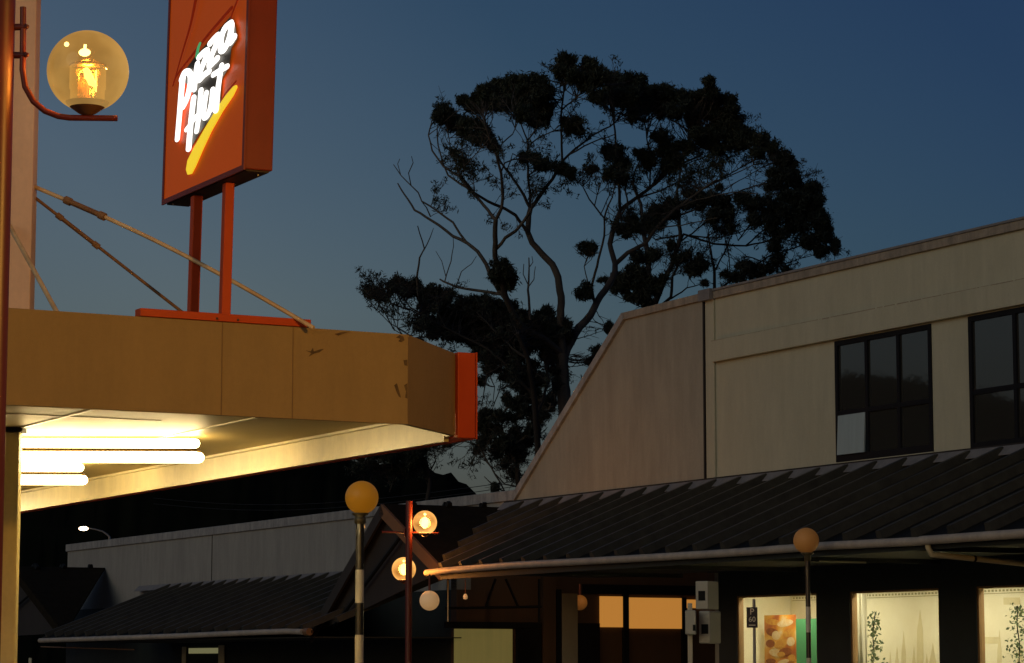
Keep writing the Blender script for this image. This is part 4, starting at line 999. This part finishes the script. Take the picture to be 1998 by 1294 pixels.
# overhead wires
pw = thing('power_pole', at(1015, 1050, 95) * 1, 'thin crossarm and sagging wires behind the low parapet', 'power line')
pw.location = (at(1015, 1000, 95).x, 95, -.9)
mb = MB(); mb.tube([Vector((pw.location.x, 95, -.9)), at(1015, 938, 95)], [.12, .09], 8); mb.build('pole', M['bark_dark'], pw)
for y0, y1 in ((938, 942), (948, 953)):
    pts_ = []
    for k in range(17):
        f = k / 16; pts_.append(at(1015 - 1000 * f, y0, 95).lerp(at(-200, y0 + 60, 130), f) - UP * .9 * math.sin(math.pi * f))
    mb = MB(); mb.tube([at(1015, y0, 95)] + [at(1015, y0, 95).lerp(at(300, y1 + 30, 150), k / 12) - UP * .6 * math.sin(math.pi * k / 12) for k in range(1, 13)], .012, 4); mb.build('wire', M['seam'], pw)

# ------------------------------------------------------------------ trees
def tree(name, label, t0, limbs, clumps, seed, bark, leaf, base_px, dens=1.0, fat=.98, spray=110, group='gum trees behind the buildings'):
    rr = random.Random(seed)
    K = PXM(t0)
    root = at(base_px[0], base_px[1], t0); root.z = -.9
    o = thing(name, root, label, 'tree')
    nodes = []      # (x, y, depth)
    wood = MB()
    def depth_of(x, y, s):  # smooth pseudo-random depth so limbs spread through the crown
        return 2.3 * math.sin(x * .011 + s) + 1.6 * math.sin(y * .017 + s * 2.1)
    def P3(x, y, dz): return at(x, y, t0 + dz)
    def rough(pts, amp):
        out = [pts[0]]
        for i in range(len(pts) - 1):
            a, b = pts[i], pts[i + 1]; L_ = math.hypot(b[0] - a[0], b[1] - a[1]); n = max(1, int(L_ / 12))
            for k in range(1, n + 1):
                f = k / n; j = amp if k < n else amp * .3
                out.append(tuple(a[c] + (b[c] - a[c]) * f + (rr.uniform(-j, j) if c < 2 else 0) for c in range(len(a))))
        return out
    ends = {}
    for lb_ in limbs:
        pts_, r0, r1 = lb_[0], lb_[1], lb_[2]
        n = len(pts_)
        q = []
        s_ = rr.uniform(0, 6)
        p0 = pts_[0]; d0 = 0
        # start depth taken from the nearest existing node so the limb is attached
        if nodes:
            nn = min(nodes, key=lambda m_: (m_[0] - p0[0]) ** 2 + (m_[1] - p0[1]) ** 2); d0 = nn[2]
        drift = rr.uniform(-1, 1) * .012
        acc = 0
        for i, p_ in enumerate(pts_):
            if i: acc += math.hypot(p_[0] - pts_[i - 1][0], p_[1] - pts_[i - 1][1])
            q.append((p_[0], p_[1], d0 + drift * acc, r0 + (r1 - r0) * i / (n - 1)))
        q = rough(q, .9)
        wood.tube([P3(a[0], a[1], a[2]) for a in q], [a[3] * K for a in q], 8 if r0 > 4 else 6)
        nodes += [(a[0], a[1], a[2]) for a in q]
    nb = list(nodes)
    lf = MB(); vsl = []; fsl = []
    for c in clumps:
        cx, cy, rx, ry = c[0], c[1], c[2] * fat, c[3] * fat
        # nearest supporting node, preferring ones below the clump
        cand = sorted(nb, key=lambda m_: math.hypot(m_[0] - cx, (m_[1] - cy) * (1 if m_[1] > cy else 2.2) ))[:6]
        nn = cand[rr.randrange(min(3, len(cand)))]
        dz = nn[2] + rr.uniform(-.8, .8); dz = max(-3.2, min(3.2, dz))
        # feeder branches
        nbr = 4 + int((rx + ry) / 12)
        for k in range(nbr):
            m_ = cand[rr.randrange(len(cand))]
            ex = cx + rr.uniform(-.75, .75) * rx; ey = cy + rr.uniform(-.5, .7) * ry
            dist = math.hypot(ex - m_[0], ey - m_[1])
            if dist < 5 or dist > 150: continue
            bend = rr.uniform(-.16, .16) * dist
            q = []; nx_, ny_ = -(ey - m_[1]) / dist, (ex - m_[0]) / dist
            for i in range(7):
                f = i / 6; w_ = math.sin(math.pi * f) * bend + (rr.uniform(-1, 1) if 0 < i < 6 else 0)
                q.append((m_[0] + (ex - m_[0]) * f + nx_ * w_, m_[1] + (ey - m_[1]) * f + ny_ * w_, m_[2] + (dz - m_[2]) * f))
            r0 = min(1.35, .55 + dist / 110)
            wood.tube([P3(*a) for a in q], [(r0 * (1 - .65 * i / 6)) * K for i in range(7)], 5, cap=False)
            if k == 0: nodes.append(q[3])
            # side twigs
            for s2 in range(4):
                b0_ = q[rr.randrange(2, 6)]; an = math.atan2(ey - m_[1], ex - m_[0]) + rr.uniform(-.7, .7); L2 = rr.uniform(10, 26)
                q2 = [(b0_[0] + math.cos(an) * L2 * i / 3 + rr.uniform(-1, 1), b0_[1] + math.sin(an) * L2 * i / 3 + rr.uniform(-1, 1), b0_[2] + rr.uniform(-.1, .1)) for i in range(4)]
                wood.tube([P3(*a) for a in q2], [.6 * K, .5 * K, .42 * K, .3 * K], 4, cap=False)
        # leaves: sub-puffs inside the clump
        C_ = P3(cx, cy, dz); RX, RY, RD = rx * K, ry * K, (rx + ry) * .5 * K
        npf = 9 + int((rx * ry) / 48)
        for k in range(npf):
            while True:
                a = Vector((rr.uniform(-1, 1), rr.uniform(-1, 1), rr.uniform(-1, 1)))
                if a.length < 1: break
            pc_ = C_ + Vector((a.x * RX * .86, a.y * RD * .9, a.z * RY * .82)); pr_ = rr.uniform(.16, .46) * min(RX, RY) + .05
            nl = int(140 * dens * (pr_ / .16) ** 1.5)
            for i in range(nl):
                dv = Vector((rr.gauss(0, 1), rr.gauss(0, 1), rr.gauss(0, 1))); dv = dv.normalized() * (rr.random() ** .5) * pr_ * (1 if rr.random() < .8 else rr.uniform(1, 1.65))
                p_ = pc_ + dv
                d1 = Vector((rr.gauss(0, .6), rr.gauss(0, .6), rr.gauss(-.25, .7))).normalized(); d2 = d1.cross(Vector((rr.gauss(0, 1), rr.gauss(0, 1), rr.gauss(0, 1)))).normalized()
                L_ = rr.uniform(.035, .085); b_ = len(vsl)
                L_ *= 1.25; vsl += [p_ - d1 * L_, p_ + d2 * L_ * .2, p_ + d1 * L_, p_ - d2 * L_ * .2]; fsl.append((b_, b_ + 1, b_ + 2, b_ + 3))
    # fine sprays of twigs with a few leaves, filling the crown loosely
    ys = sorted(n_[1] for n_ in nodes); ylim = ys[int(len(ys) * .62)]
    up_n = [n_ for n_ in nodes if n_[1] < ylim and not (n_[0] < 838 and n_[1] < 520)]
    for k in range(spray):
        n0 = up_n[rr.randrange(len(up_n))]; cl = min(clumps, key=lambda c_: math.hypot(c_[0] - n0[0], c_[1] - n0[1]) + rr.uniform(0, 70))
        an = math.atan2(cl[1] - n0[1], cl[0] - n0[0]) + rr.uniform(-.5, .5); Ls = rr.uniform(22, 62); cv = rr.uniform(-.5, .5)
        q = []; x_, y_ = n0[0], n0[1]
        for i in range(7):
            q.append((x_, y_, n0[2] + i * rr.uniform(-.06, .06))); a_ = an + cv * i / 6 + rr.uniform(-.18, .18); x_ += math.cos(a_) * Ls / 6; y_ += math.sin(a_) * Ls / 6
        wood.tube([P3(*a) for a in q], [(.72 - .07 * i) * K for i in range(7)], 4, cap=False)
        for b_i in (3, 4, 5, 6):
            for s2 in range(2):
                a_ = an + rr.uniform(-1, 1); L2 = rr.uniform(6, 16); e = q[b_i]
                wood.tube([P3(*e), P3(e[0] + math.cos(a_) * L2 * .5, e[1] + math.sin(a_) * L2 * .5 + rr.uniform(-1, 1), e[2]), P3(e[0] + math.cos(a_) * L2, e[1] + math.sin(a_) * L2, e[2])], [.42 * K, .35 * K, .28 * K], 4, cap=False)
                if rr.random() < .45:
                    pe = P3(e[0] + math.cos(a_) * L2, e[1] + math.sin(a_) * L2, e[2])
                    for i in range(rr.randrange(6, 22)):
                        p_ = pe + Vector((rr.gauss(0, .06), rr.gauss(0, .08), rr.gauss(0, .05))); d1 = Vector((rr.gauss(0, .6), rr.gauss(0, .6), rr.gauss(-.2, .7))).normalized(); d2 = d1.cross(Vector((rr.gauss(0, 1), rr.gauss(0, 1), rr.gauss(0, 1)))).normalized()
                        L_ = rr.uniform(.04, .09); b_ = len(vsl); vsl += [p_ - d1 * L_, p_ + d2 * L_ * .22, p_ + d1 * L_, p_ - d2 * L_ * .22]; fsl.append((b_, b_ + 1, b_ + 2, b_ + 3))
    lf.add(vsl, fsl)
    wood.build('trunk', M[bark], o); lf.build('crown', M[leaf], o)
    return o
main_limbs = [
    ([(1112, 1290), (1110, 1000), (1103, 800), (1098, 740), (1097, 691)], 17, 12.5),
    ([(1097, 695), (1095, 654), (1094, 616), (1095, 579), (1089, 541), (1078, 516), (1057, 495), (1038, 474), (1030, 453), (1032, 420), (1035, 407)], 9, 5.2),
    ([(1100, 700), (1107, 679), (1116, 664), (1132, 637), (1153, 614), (1166, 587), (1187, 556), (1200, 530), (1200, 514)], 9, 6),
    ([(1035, 407), (1041, 400), (1058, 376), (1078, 349), (1097, 315)], 4.6, 3),
    ([(1097, 315), (1122, 291), (1156, 264), (1190, 247), (1215, 225)], 2.8, 1.4),
    ([(1110, 302), (1140, 285), (1170, 272), (1200, 262)], 1.8, 1),
    ([(1097, 315), (1096, 284), (1095, 243), (1096, 209), (1100, 180), (1108, 150)], 2.6, 1.6),
    ([(1096, 215), (1115, 199), (1136, 179), (1150, 165)], 1.8, 1.2),
    ([(1035, 407), (1023, 383), (1013, 366), (996, 342), (976, 315), (955, 272), (940, 240)], 3.4, 1.6),
    ([(1034, 400), (1034, 375), (1030, 345), (1029, 298), (1030, 274), (1047, 250), (1055, 230)], 3, 1.5),
    ([(1030, 276), (1017, 243), (1000, 216)], 1.7, 1.1), ([(1030, 285), (1052, 268), (1081, 255), (1090, 245)], 1.5, 1),
    ([(1005, 355), (990, 330), (1000, 300), (1020, 310)], 1.7, 1),
    ([(1033, 460), (1020, 440), (1006, 420), (986, 408), (952, 393), (925, 376), (904, 349), (890, 330)], 4, 2),
    ([(1097, 690), (1060, 660), (1020, 640), (999, 608), (985, 575), (972, 530), (966, 500), (966, 460), (967, 430)], 7, 4.5),
    ([(967, 430), (979, 406), (981, 379), (978, 338), (969, 304), (955, 270), (945, 240)], 3.8, 1.8),
    ([(978, 335), (985, 318), (1000, 312), (1018, 310)], 1.8, 1),
    ([(967, 430), (952, 410), (928, 383), (911, 366), (898, 345), (865, 325), (843, 294), (836, 264), (843, 240)], 3.4, 1.2),
    ([(920, 372), (898, 359), (874, 342), (864, 318), (855, 284), (853, 250)], 2.4, 1.2),
    ([(898, 350), (893, 320), (880, 300), (876, 270)], 1.6, 1), ([(969, 304), (980, 280), (1000, 262), (1010, 240)], 1.4, 1), ([(955, 270), (930, 300), (905, 325)], 1.2, .9),
    ([(969, 485), (986, 464), (1006, 451), (1023, 430), (1034, 413)], 3.4, 3),
    ([(985, 575), (975, 570), (957, 537), (949, 516), (932, 491), (911, 474), (884, 461), (857, 440), (830, 423), (809, 410), (796, 389), (782, 369), (776, 358)], 5, 1.2),
    ([(911, 474), (898, 457), (884, 434), (864, 420), (840, 403), (823, 393), (816, 376), (802, 362), (782, 342), (768, 321)], 2.6, .8),
    ([(802, 362), (797, 338), (806, 318), (803, 305)], 1.2, .7), ([(840, 423), (832, 405), (824, 395)], 1.5, 1), ([(782, 342), (776, 320), (780, 310)], .9, .6),
    ([(999, 604), (978, 574), (965, 572), (924, 566), (890, 560), (865, 549), (858, 545)], 4, 1.5),
    ([(890, 560), (900, 530), (920, 515), (930, 500)], 1.2, .6), ([(868, 549), (880, 510), (885, 480), (884, 460)], 1.4, .6), ([(870, 540), (862, 510), (850, 490)], 1, .5),
    ([(1034, 625), (1030, 566), (1032, 535), (1032, 503)], 3, 1.2), ([(1031, 560), (1042, 545), (1045, 520)], 1.2, .7), ([(1030, 555), (1021, 535), (1022, 515)], 1.2, .7), ([(1034, 520), (1040, 512), (1038, 500)], 1, .6),
    ([(900, 640), (860, 635), (836, 620), (819, 595), (813, 545), (819, 503), (828, 485), (815, 441)], 4, 1), ([(826, 490), (840, 462), (846, 445)], 1.3, .6),
    ([(836, 620), (800, 600), (775, 560)], 2, 1), ([(800, 600), (790, 640)], 1, .6),
    ([(1200, 514), (1190, 476), (1198, 443), (1210, 410), (1238, 389), (1267, 368), (1300, 335), (1327, 322), (1371, 301)], 6, 2),
    ([(1210, 410), (1208, 364), (1202, 314), (1200, 255), (1194, 218)], 3.6, 1.6),
    ([(1198, 443), (1225, 400), (1217, 347), (1210, 320)], 2.2, 1.2), ([(1246, 385), (1235, 355), (1240, 330), (1250, 310)], 2, 1),
    ([(1200, 516), (1225, 493), (1258, 476), (1280, 446), (1300, 425), (1321, 405), (1367, 372), (1400, 350)], 5, 1.8),
    ([(1160, 592), (1154, 560), (1171, 493), (1179, 460), (1179, 426), (1150, 389), (1137, 364), (1137, 330)], 3, 1),
    ([(1179, 426), (1187, 401), (1195, 385), (1200, 360)], 2, 1.1), ([(1160, 402), (1165, 380), (1175, 350)], 1.3, .8), ([(1171, 420), (1190, 380), (1182, 345)], 1.2, .8),
    ([(1267, 368), (1270, 320), (1262, 270), (1258, 240)], 2.2, 1.2), ([(1267, 368), (1290, 350), (1335, 300), (1350, 260), (1362, 240)], 2.2, 1.1),
    ([(1300, 335), (1340, 320), (1390, 300), (1430, 290)], 1.6, 1), ([(1238, 389), (1290, 372), (1350, 340), (1420, 310), (1450, 295)], 2, 1), ([(1321, 405), (1370, 370), (1440, 330), (1480, 310)], 1.8, 1),
    ([(1150, 560), (1140, 520), (1150, 490)], 1.3, .8), ([(1166, 590), (1150, 580), (1140, 568)], 1.3, .8),
    ([(1270, 365), (1300, 310), (1330, 290), (1380, 262)], 1.5, .9), ([(1367, 372), (1420, 345), (1470, 322), (1510, 318)], 1.5, .8), ([(1290, 420), (1360, 390), (1430, 375), (1480, 378)], 1.6, .9), ([(1280, 446), (1330, 440), (1400, 425)], 1.5, .9),
]
main_cl = [(864, 222, 22, 20), (888, 236, 28, 20), (914, 252, 28, 20), (940, 268, 26, 17), (962, 284, 19, 10), (900, 198, 17, 11), (925, 205, 24, 16), (950, 188, 28, 24), (975, 172, 30, 22), (1005, 170, 32, 26), (1035, 165, 30, 22), (1055, 172, 26, 30), (1062, 205, 24, 34), (1030, 195, 34, 28), (1000, 198, 26, 20), (970, 205, 24, 14), (1055, 232, 26, 20), (1022, 222, 17, 17), (1112, 243, 25, 17), (1128, 256, 15, 7), (1035, 308, 24, 14), (1058, 322, 18, 16), (1095, 328, 18, 13), (1114, 340, 10, 12), (885, 300, 7, 7), (904, 316, 8, 10),
    (1105, 122, 22, 20), (1095, 140, 17, 17), (1120, 148, 24, 17), (1150, 130, 20, 20), (1145, 160, 28, 20), (1170, 150, 24, 22), (1165, 185, 24, 17), (1200, 160, 28, 26), (1195, 190, 28, 20), (1235, 160, 30, 26), (1225, 190, 32, 22), (1265, 180, 28, 26), (1255, 205, 28, 18), (1240, 222, 17, 12), (1295, 185, 26, 24), (1290, 212, 32, 20), (1325, 190, 28, 22), (1325, 215, 32, 20), (1350, 200, 26, 22), (1385, 168, 18, 22), (1366, 182, 15, 10), (1402, 188, 26, 24), (1380, 215, 30, 24), (1425, 205, 22, 26), (1412, 232, 30, 24), (1440, 245, 22, 32), (1400, 260, 32, 24), (1440, 278, 30, 24), (1378, 275, 22, 18), (1405, 290, 28, 16), (1462, 270, 14, 22), (1355, 232, 24, 16), (1200, 300, 20, 20), (1183, 295, 12, 10), (1190, 338, 22, 12), (1215, 322, 18, 16), (1153, 328, 15, 10), (1262, 312, 18, 18), (1250, 300, 14, 12), (1218, 350, 12, 12), (1300, 290, 28, 20), (1312, 315, 24, 20), (1285, 265, 20, 14), (1338, 285, 26, 16), (1360, 260, 16, 12), (1300, 325, 16, 14), (1235, 230, 10, 16), (1488, 275, 20, 22), (1505, 290, 16, 16), (1478, 300, 22, 12), (1148, 484, 22, 15), (1238, 445, 12, 12), (1222, 452, 14, 14), (1232, 430, 14, 9), (1205, 445, 12, 12), (1140, 568, 18, 18), (1165, 690, 16, 16), (1150, 705, 8, 8), (1192, 640, 12, 11),
    (978, 522, 22, 16), (985, 545, 25, 24), (966, 535, 14, 14)]
tree('gum_tree', 'tall spreading gum tree with a twisted pale forked trunk above the roofs', 75, main_limbs, main_cl, 11, 'bark', 'leaf', (1112, 1290), spray=330)
right_limbs = [
    ([(1262, 1290), (1263, 800), (1263, 589), (1265, 540), (1265, 497), (1254, 443), (1250, 397), (1233, 355)], 11, 2.5),
    ([(1264, 640), (1279, 589), (1295, 550), (1309, 522), (1327, 464), (1325, 414), (1321, 372), (1329, 330)], 8, 2),
    ([(1275, 610), (1309, 580), (1312, 540), (1330, 505), (1350, 480)], 4, 1.6), ([(1309, 583), (1340, 562), (1372, 553)], 2, 1),
    ([(1315, 500), (1334, 457), (1392, 476), (1455, 480), (1488, 451), (1505, 430)], 3, 1.2), ([(1279, 468), (1334, 458), (1392, 465), (1440, 455), (1480, 440)], 2, 1),
    ([(1330, 470), (1370, 440), (1400, 420)], 2, 1.2),
    ([(1264, 800), (1340, 680), (1394, 590), (1394, 530), (1384, 476), (1382, 450)], 6, 1.2), ([(1394, 530), (1417, 485), (1430, 455), (1425, 430)], 2, 1), ([(1420, 480), (1424, 530), (1440, 560)], 1.4, .9),
    ([(1394, 570), (1430, 545), (1500, 500), (1560, 480), (1600, 470)], 2.6, 1.1), ([(1455, 480), (1500, 470), (1545, 440), (1580, 420)], 2, 1), ([(1455, 500), (1520, 520), (1560, 505)], 1.4, .8),
    ([(1327, 420), (1380, 400), (1450, 370), (1520, 350), (1560, 360)], 2.2, 1), ([(1480, 365), (1520, 335), (1540, 320)], 1.5, .9), ([(1360, 410), (1430, 360), (1500, 320)], 1.4, .8), ([(1480, 455), (1540, 470), (1590, 480)], 1.5, .9), ([(1440, 470), (1470, 430), (1490, 400)], 1.5, .9)]
right_cl = [(1525, 310, 20, 20), (1545, 322, 12, 22), (1510, 335, 20, 12), (1535, 345, 28, 20), (1555, 355, 14, 18), (1510, 360, 22, 14), (1585, 370, 18, 20), (1570, 390, 24, 24), (1595, 400, 20, 26), (1540, 380, 28, 18), (1600, 430, 24, 24), (1565, 415, 26, 18), (1612, 455, 20, 22), (1628, 482, 12, 20), (1605, 490, 20, 14), (1575, 470, 24, 18), (1555, 440, 28, 20), (1530, 415, 30, 20), (1500, 400, 28, 18), (1470, 400, 24, 20), (1450, 390, 16, 16), (1500, 430, 30, 20), (1470, 430, 17, 15), (1520, 455, 30, 14), (1512, 480, 16, 20), (1515, 505, 14, 16), (1590, 480, 14, 10), (1495, 525, 26, 10), (1460, 520, 28, 16), (1440, 542, 24, 14), (1480, 540, 24, 9), (1535, 527, 14, 6), (1415, 535, 10, 7), (1405, 395, 22, 18), (1420, 410, 16, 26), (1380, 385, 24, 16), (1395, 420, 26, 16), (1350, 378, 22, 12), (1365, 400, 18, 10), (1425, 445, 9, 12), (1400, 365, 12, 7), (1335, 400, 14, 10), (1295, 412, 24, 18), (1275, 430, 26, 22), (1280, 408, 16, 14), (1310, 395, 14, 12), (1262, 445, 20, 14), (1315, 420, 14, 10), (1335, 500, 14, 13), (1310, 482, 12, 12), (1320, 505, 12, 10), (1352, 528, 20, 18), (1368, 515, 14, 16), (1374, 552, 8, 6), (1272, 500, 18, 18), (1240, 530, 22, 20), (1215, 545, 20, 18), (1250, 560, 26, 24), (1235, 580, 22, 12), (1275, 560, 17, 26), (1210, 560, 20, 14), (1180, 548, 16, 7), (1295, 545, 12, 10), (1262, 590, 22, 10), (1245, 500, 20, 16)]
tree('gum_tree', 'dark leaning gum tree behind the cream parapet with a low wind-swept crown', 82, right_limbs, right_cl, 23, 'bark_dark', 'leaf2', (1262, 1290), spray=260)
mid_limbs = [
    ([(1048, 1290), (1049, 1000), (1049, 870), (1045, 808), (1040, 760), (1030, 700), (1010, 650)], 7.5, 4),
    ([(1045, 815), (1060, 780), (1070, 740), (1060, 690), (1070, 650)], 3.5, 2), ([(1042, 770), (1010, 740), (985, 710), (950, 680), (910, 660), (870, 640), (840, 625), (820, 610)], 3.4, 1.2),
    ([(860, 636), (830, 620), (790, 600), (775, 575)], 1.8, .9), ([(800, 606), (760, 590), (735, 575)], 1.3, .8), ([(870, 640), (855, 610), (850, 580)], 1.6, .9), ([(770, 645), (745, 600), (722, 575)], 1.3, .7), ([(795, 665), (775, 640), (778, 600), (765, 570)], 1.2, .7), ([(860, 655), (795, 660), (765, 640)], 1.3, .8), ([(800, 655), (760, 630), (735, 605), (715, 590)], 1, .6),
    ([(1030, 700), (1000, 680), (960, 640), (930, 610)], 2.6, 1.2), ([(985, 710), (950, 730), (945, 760), (940, 790)], 1.6, .8), ([(1010, 745), (975, 760), (960, 800)], 1.4, .8), ([(955, 730), (965, 755), (962, 785)], 1.1, .7)]
mid_cl = [(728, 570, 19, 12), (748, 575, 14, 9), (775, 556, 20, 15), (795, 565, 18, 15), (810, 560, 12, 12), (835, 572, 22, 17), (860, 578, 20, 18), (850, 595, 28, 14), (878, 575, 9, 14), (830, 600, 14, 12), (828, 632, 22, 13), (855, 630, 26, 16), (885, 622, 26, 20), (905, 600, 22, 14), (930, 592, 28, 16), (955, 600, 28, 20), (925, 620, 32, 22), (960, 632, 34, 26), (985, 612, 26, 22), (1000, 640, 34, 26), (1030, 632, 28, 22), (1060, 628, 26, 22), (1075, 640, 22, 26), (1095, 652, 20, 24), (1105, 640, 10, 14), (1055, 660, 34, 22), (1020, 668, 34, 20), (980, 668, 34, 22), (945, 660, 28, 20), (910, 652, 26, 16), (880, 650, 26, 13), (850, 650, 16, 9), (935, 690, 20, 12), (965, 698, 26, 15), (1000, 702, 26, 14), (1075, 690, 20, 16), (1025, 722, 26, 16), (995, 732, 22, 15), (1045, 740, 20, 16), (960, 720, 17, 9), (1015, 752, 20, 12), (935, 742, 12, 8), (1090, 745, 12, 16), (1080, 715, 10, 20)]
tree('gum_tree', 'dense black gum tree crown filling the gap left of the pale trunk', 79, mid_limbs, mid_cl, 31, 'bark_dark', 'leaf2', (1048, 1290), fat=1.15)
low_limbs = [
    ([(1012, 1290), (1015, 1000), (1009, 910), (998, 875), (980, 845), (955, 824), (935, 818)], 6, 3),
    ([(1000, 870), (1030, 850), (1060, 820), (1075, 790)], 3, 1.4), ([(940, 820), (925, 835), (935, 870), (950, 900), (975, 940), (985, 960)], 2.4, 1.4), ([(978, 842), (985, 800), (1005, 780)], 2.2, 1), ([(1009, 910), (985, 890), (960, 870)], 2, 1), ([(1012, 950), (985, 945), (962, 920)], 1.6, 1), ([(985, 960), (960, 945), (945, 930)], 1.5, .8), ([(1005, 900), (1020, 870), (1018, 850)], 1.6, .9), ([(925, 835), (905, 860), (880, 868)], 1.2, .7)]
low_cl = [(1005, 785, 20, 14), (990, 778, 12, 12), (1040, 772, 24, 15), (1065, 785, 20, 17), (1025, 796, 28, 12), (1080, 775, 10, 16), (945, 808, 20, 12), (970, 812, 24, 11), (1000, 815, 26, 10), (940, 830, 16, 16), (965, 838, 16, 14), (945, 860, 14, 15), (985, 862, 18, 15), (1000, 848, 20, 15), (1020, 865, 17, 20), (1000, 885, 20, 16), (970, 880, 14, 14), (1015, 890, 14, 14), (985, 905, 12, 10), (1040, 840, 14, 17), (1045, 815, 18, 12), (872, 868, 10, 5), (930, 880, 9, 8), (1000, 925, 14, 14), (968, 952, 8, 8), (1060, 810, 16, 10)]
tree('gum_tree', 'small low gum tree with a curved trunk beside the sloping parapet', 86, low_limbs, low_cl, 41, 'bark', 'leaf2', (1012, 1290))
ll = [([(820, 1290), (830, 1000), (838, 940), (832, 900), (815, 880), (800, 860)], 5, 2), ([(832, 905), (800, 895), (760, 890), (720, 885)], 2, .9), ([(835, 925), (850, 900), (845, 870)], 1.8, 1), ([(790, 893), (770, 915), (745, 925)], 1, .7), ([(760, 960), (770, 930), (790, 905)], 1.5, 1)]
lc = [(700, 893, 14, 6), (722, 887, 20, 9), (750, 893, 20, 10), (778, 885, 20, 14), (800, 890, 20, 17), (820, 882, 20, 14), (795, 908, 18, 12), (770, 905, 14, 9), (815, 902, 14, 12), (840, 868, 14, 14), (805, 862, 20, 12), (760, 868, 20, 12), (700, 915, 16, 10), (728, 912, 12, 9)]
tree('gum_tree', 'sparse distant gum tree just under the verandah edge above the hill', 96, ll, lc, 51, 'bark_dark', 'leaf2', (820, 1290))
